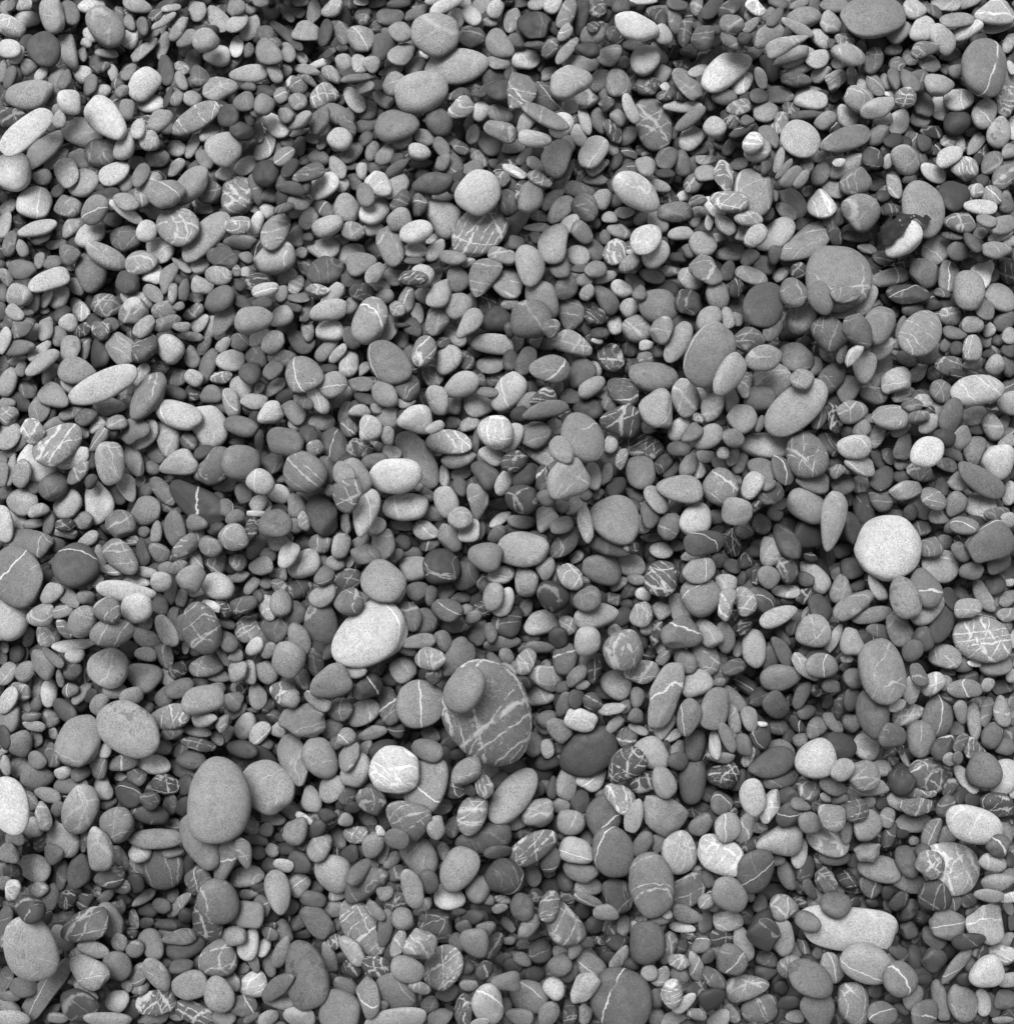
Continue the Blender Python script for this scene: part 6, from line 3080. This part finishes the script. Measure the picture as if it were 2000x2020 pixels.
def ground_material():
    m, nt = new_mat('dark_grit'); N = NT(nt)
    tc = N.n('ShaderNodeTexCoord').outputs['Object']
    vo = N.n('ShaderNodeTexVoronoi', feature='F1', ins={'Vector': tc, 'Scale': 38.0})
    de = N.n('ShaderNodeTexVoronoi', feature='DISTANCE_TO_EDGE', ins={'Vector': tc, 'Scale': 38.0})
    sc = N.n('ShaderNodeSeparateColor', ins={'Color': vo.outputs['Color']})
    nz = N.n('ShaderNodeTexNoise', ins={'Vector': tc, 'Scale': 260.0, 'Detail': 3.0}).outputs['Fac']
    c = N.ramp(sc.outputs[0], 0.0, 1.0, 0.02, 0.11)  # dark grey grit, tone varies at random from cell to cell
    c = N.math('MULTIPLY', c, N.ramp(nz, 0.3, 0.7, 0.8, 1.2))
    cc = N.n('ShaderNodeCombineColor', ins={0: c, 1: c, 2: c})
    hh = N.ramp(de.outputs['Distance'], 0.0, 0.35)
    b = N.n('ShaderNodeBump', ins={'Strength': 1.0, 'Distance': 0.012, 'Height': hh})
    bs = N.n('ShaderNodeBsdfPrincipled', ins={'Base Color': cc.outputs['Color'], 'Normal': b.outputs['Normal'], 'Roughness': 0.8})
    out = N.n('ShaderNodeOutputMaterial')
    nt.links.new(bs.outputs[0], out.inputs['Surface'])
    return m
GRIT = ground_material()

def leaf_material():
    m, nt = new_mat('dry_dark_leaf'); N = NT(nt)
    tc = N.n('ShaderNodeTexCoord').outputs['Object']
    nz = N.n('ShaderNodeTexNoise', ins={'Vector': tc, 'Scale': 60.0, 'Detail': 4.0}).outputs['Fac']
    fl = N.n('ShaderNodeTexNoise', ins={'Vector': tc, 'Scale': 500.0, 'Detail': 2.0}).outputs['Fac']
    c = N.ramp(nz, 0.3, 0.75, 0.007, 0.018)
    c = N.math('MULTIPLY', c, N.ramp(fl, 0.3, 0.7, 0.75, 1.3))
    sp = N.ramp(N.n('ShaderNodeTexVoronoi', feature='F1', ins={'Vector': tc, 'Scale': 85.0}).outputs['Distance'], 0.07, 0.11, 0.10, 0.0)
    c = N.math('ADD', c, sp)
    cc = N.n('ShaderNodeCombineColor', ins={0: c, 1: c, 2: c})
    b = N.n('ShaderNodeBump', ins={'Strength': 0.5, 'Distance': 0.001, 'Height': nz})
    bs = N.n('ShaderNodeBsdfPrincipled', ins={'Base Color': cc.outputs['Color'], 'Normal': b.outputs['Normal'], 'Roughness': 0.8})
    bs.inputs['Specular IOR Level'].default_value = 0.12
    out = N.n('ShaderNodeOutputMaterial')
    nt.links.new(bs.outputs[0], out.inputs['Surface'])
    return m

# ---------------------------------------------------------------- ground: one sheet, its middle shaped like the bed under the pebbles
gn = 150
gv = []; gf = []
us = np.linspace(U0, U0 + GW * CELL, gn); vs_ = np.linspace(V0, V0 + GH * CELL, gn)
for vv in vs_:
    for uu in us:
        hh = BED[min(GH - 1, int((vv - V0) / CELL)), min(GW - 1, int((uu - U0) / CELL))] - 1.0
        gv.append(ground_point(uu, vv, hh))
for i in range(gn - 1):
    for j in range(gn - 1):
        gf.append((i * gn + j, (i + 1) * gn + j, (i + 1) * gn + j + 1, i * gn + j + 1))
rim = [j for j in range(gn)] + [i * gn + gn - 1 for i in range(1, gn)] + [(gn - 1) * gn + j for j in range(gn - 2, -1, -1)] + [i * gn for i in range(gn - 2, 0, -1)]
prev = rim
for rad_, zz in ((1.0, None), (4.0, 0.03), (30.0, 0.03), (400.0, 0.03)):
    ring = []
    for r_ in rim:
        p = gv[r_]
        d = np.array([p[0], p[1]])
        if zz is None:
            q = np.array([p[0] * 1.12, p[1] * 1.12, 0.03])
        else:
            d = d / max(abs(d[0]), abs(d[1]))
            q = np.array([d[0] * rad_, d[1] * rad_, zz])
        ring.append(len(gv)); gv.append(q)
    for k in range(len(rim)):
        k2 = (k + 1) % len(rim)
        gf.append((prev[k], prev[k2], ring[k2], ring[k]))
    prev = ring
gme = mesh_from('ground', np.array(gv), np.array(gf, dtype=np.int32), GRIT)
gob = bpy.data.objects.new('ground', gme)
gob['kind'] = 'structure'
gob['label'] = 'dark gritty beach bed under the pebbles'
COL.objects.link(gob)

# ---------------------------------------------------------------- the 300 largest pebbles in view, each a thing of its own
lab = {}
for line in LABELS.strip().splitlines():
    i, t = line.split(' ', 1)
    lab[int(i)] = t
def world_basis(s):
    """Where the pebble lies: its centre, its own three axes and its half sizes in metres."""
    u, v, h = s['u'], s['v'], s['h']
    P0, up, sc = frame_at(u, v)
    P = P0 + up * (h * sc)
    T = np.stack([ground_point(u + 1, v, h) - P, ground_point(u, v - 1, h) - P, up * sc], axis=1)
    ax = T @ s['R'] * np.array([s['A'], s['B'], s['C']])[None, :]
    ev, vec = np.linalg.eigh(ax @ ax.T)
    o = [2, 1, 0]
    rad = np.sqrt(ev[o]); vec = vec[:, o]
    for i in (0, 2):
        if vec[:, i] @ ax[:, i] < 0: vec[:, i] *= -1
    vec[:, 1] = np.cross(vec[:, 2], vec[:, 0])
    return P, vec, rad / np.array([s['A'], s['B'], s['C']])
for k in SINGLES:
    s = allst[k]
    L, F, vloc, ploc, bandd, lk = pebble_arrays(s, 16 if s['a'] * s['b'] > 2200 else 9, 1000 + s['idx'])
    pos, R, sc = world_basis(s)
    me = mesh_from('pebble', L * sc, F, STONE)
    look = np.zeros((len(L), 4)); look[:, 0] = tone_to_albedo(s['t']); look[:, 1] = lk[0]; look[:, 2] = lk[1]; look[:, 3] = lk[2]
    set_attrs(me, vloc, ploc, bandd, look, np.full(len(L), lk[3]))
    ob = bpy.data.objects.new('pebble', me)
    R4 = Matrix([list(R[i]) + [pos[i]] for i in range(3)] + [[0, 0, 0, 1]])
    ob.matrix_world = R4
    ob['label'] = lab.get(s['idx'], 'sea worn grey pebble')
    ob['category'] = 'pebble'
    ob['group'] = 'larger pebbles lying on the shingle'
    COL.objects.link(ob)

# ---------------------------------------------------------------- all smaller pebbles: one mass of shingle
VV, FF, A1, A2, A3, A4, A5 = [], [], [], [], [], [], []
off = 0
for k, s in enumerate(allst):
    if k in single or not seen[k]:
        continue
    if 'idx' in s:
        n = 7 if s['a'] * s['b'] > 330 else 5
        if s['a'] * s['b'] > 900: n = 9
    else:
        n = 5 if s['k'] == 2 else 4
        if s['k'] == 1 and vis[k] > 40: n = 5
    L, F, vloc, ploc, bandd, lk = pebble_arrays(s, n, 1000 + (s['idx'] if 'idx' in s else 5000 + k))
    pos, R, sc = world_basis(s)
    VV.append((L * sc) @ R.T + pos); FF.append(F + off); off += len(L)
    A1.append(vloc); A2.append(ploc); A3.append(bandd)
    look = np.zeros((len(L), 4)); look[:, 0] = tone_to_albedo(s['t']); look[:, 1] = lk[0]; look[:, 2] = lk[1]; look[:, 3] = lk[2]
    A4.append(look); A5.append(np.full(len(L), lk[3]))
me = mesh_from('shingle', np.concatenate(VV), np.concatenate(FF), STONE)
set_attrs(me, np.concatenate(A1), np.concatenate(A2), np.concatenate(A3), np.concatenate(A4), np.concatenate(A5))
ob = bpy.data.objects.new('shingle', me)
ob['kind'] = 'stuff'
ob['category'] = 'shingle'
ob['label'] = 'smaller grey pebbles packed around and below the larger ones'
COL.objects.link(ob)
print('stones', len(allst), 'built', len(VV) + 300, 'tris', sum(len(f) for f in FF) * 2)

# ---------------------------------------------------------------- withered leaf lying over the white pebble
def leaf():
    main = [(1740, 443), (1746, 437), (1751, 430), (1752, 424), (1758, 421), (1765, 417), (1773, 419), (1782, 420), (1790, 421),
            (1798, 421), (1804, 420), (1812, 423), (1822, 424), (1828, 421), (1833, 426), (1839, 431), (1835, 436), (1831, 441), (1822, 443), (1817, 440),
            (1812, 434), (1806, 431), (1801, 433), (1797, 439), (1792, 445), (1787, 452), (1784, 459), (1779, 463), (1771, 466), (1767, 474),
            (1762, 480), (1756, 484), (1749, 487), (1744, 484), (1738, 485), (1733, 480), (1724, 478), (1716, 478), (1722, 471), (1726, 466), (1731, 460), (1736, 453), (1734, 447)]
    main = np.array(main, float)
    holes = [((1763, 428.5), 3.0), ((1775, 435), 2.2), ((1752, 428), 2.0), ((1803, 425), 2.0), ((1819, 425.5), 1.8)]
    def inside(x, y):
        c = False
        for i in range(len(main)):
            x1, y1 = main[i]; x2, y2 = main[i - 1]
            if (y1 > y) != (y2 > y) and x < (x2 - x1) * (y - y1) / (y2 - y1) + x1:
                c = not c
        return c
    r = np.random.default_rng(5)
    st_ = 0.9
    xs = np.arange(1712, 1843, st_); ys = np.arange(412, 492, st_)
    Hs = H[int((380 - V0) / CELL):int((530 - V0) / CELL), int((1680 - U0) / CELL):int((1880 - U0) / CELL)].copy()
    for _ in range(9):
        Hs[1:-1] = np.maximum(Hs[1:-1], np.maximum(Hs[:-2], Hs[2:]) - 1.2)
        Hs[:, 1:-1] = np.maximum(Hs[:, 1:-1], np.maximum(Hs[:, :-2], Hs[:, 2:]) - 1.2)
    Hs = np.maximum(blur(Hs, 4), blur(Hs, 2))
    keep = {}
    for i, y in enumerate(ys):
        for j, x in enumerate(xs):
            jx = x + 0.9 * math.sin(y * 1.1) + 0.5 * math.sin(y * 2.7 + x)
            jy = y + 0.9 * math.sin(x * 1.3) + 0.4 * math.sin(x * 3.1 + y)
            if inside(jx, jy) and not any((jx - c[0]) ** 2 + (jy - c[1]) ** 2 < rr * rr for c, rr in holes):
                keep[(i, j)] = 1
    vid = {}; verts = []; faces = []
    def vget(i, j):
        if (i, j) not in vid:
            x, y = xs[0] + j * st_ - st_ / 2, ys[0] + i * st_ - st_ / 2
            a, b = int((y - V0) / CELL), int((x - U0) / CELL)
            hh = max(Hs[a - int((380 - V0) / CELL), b - int((1680 - U0) / CELL)], H[a - 1:a + 2, b - 1:b + 2].max()) + 6.0 + 1.2 * math.sin(x * 0.25 + y * 0.13) + 0.5 * math.sin(x * 0.7 - y * 0.5)
            vid[(i, j)] = len(verts); verts.append(list(ground_point(x, y, hh)))
        return vid[(i, j)]
    for (i, j) in keep:
        faces.append((vget(i, j), vget(i + 1, j), vget(i + 1, j + 1), vget(i, j + 1)))
    verts = np.array(verts)
    # relax the sheet and round off its stepped edge
    nb = [set() for _ in verts]
    for f in faces:
        for k in range(4):
            nb[f[k]].add(f[(k + 1) % 4]); nb[f[(k + 1) % 4]].add(f[k])
    for it in range(16):
        new = verts.copy()
        for k, ns in enumerate(nb):
            new[k] = verts[k] * 0.4 + verts[list(ns)].mean(0) * 0.6
        verts = new
    o = verts.mean(0)
    me = mesh_from('leaf', verts - o, np.array(faces, dtype=np.int32), leaf_material())
    ob = bpy.data.objects.new('leaf', me)
    ob.location = o
    sol = ob.modifiers.new('thickness', 'SOLIDIFY'); sol.thickness = 0.0008; sol.offset = 0.0
    ob['label'] = 'dark withered ragged leaf with small holes draped over a white pebble'
    ob['category'] = 'leaf'
    COL.objects.link(ob)
leaf()
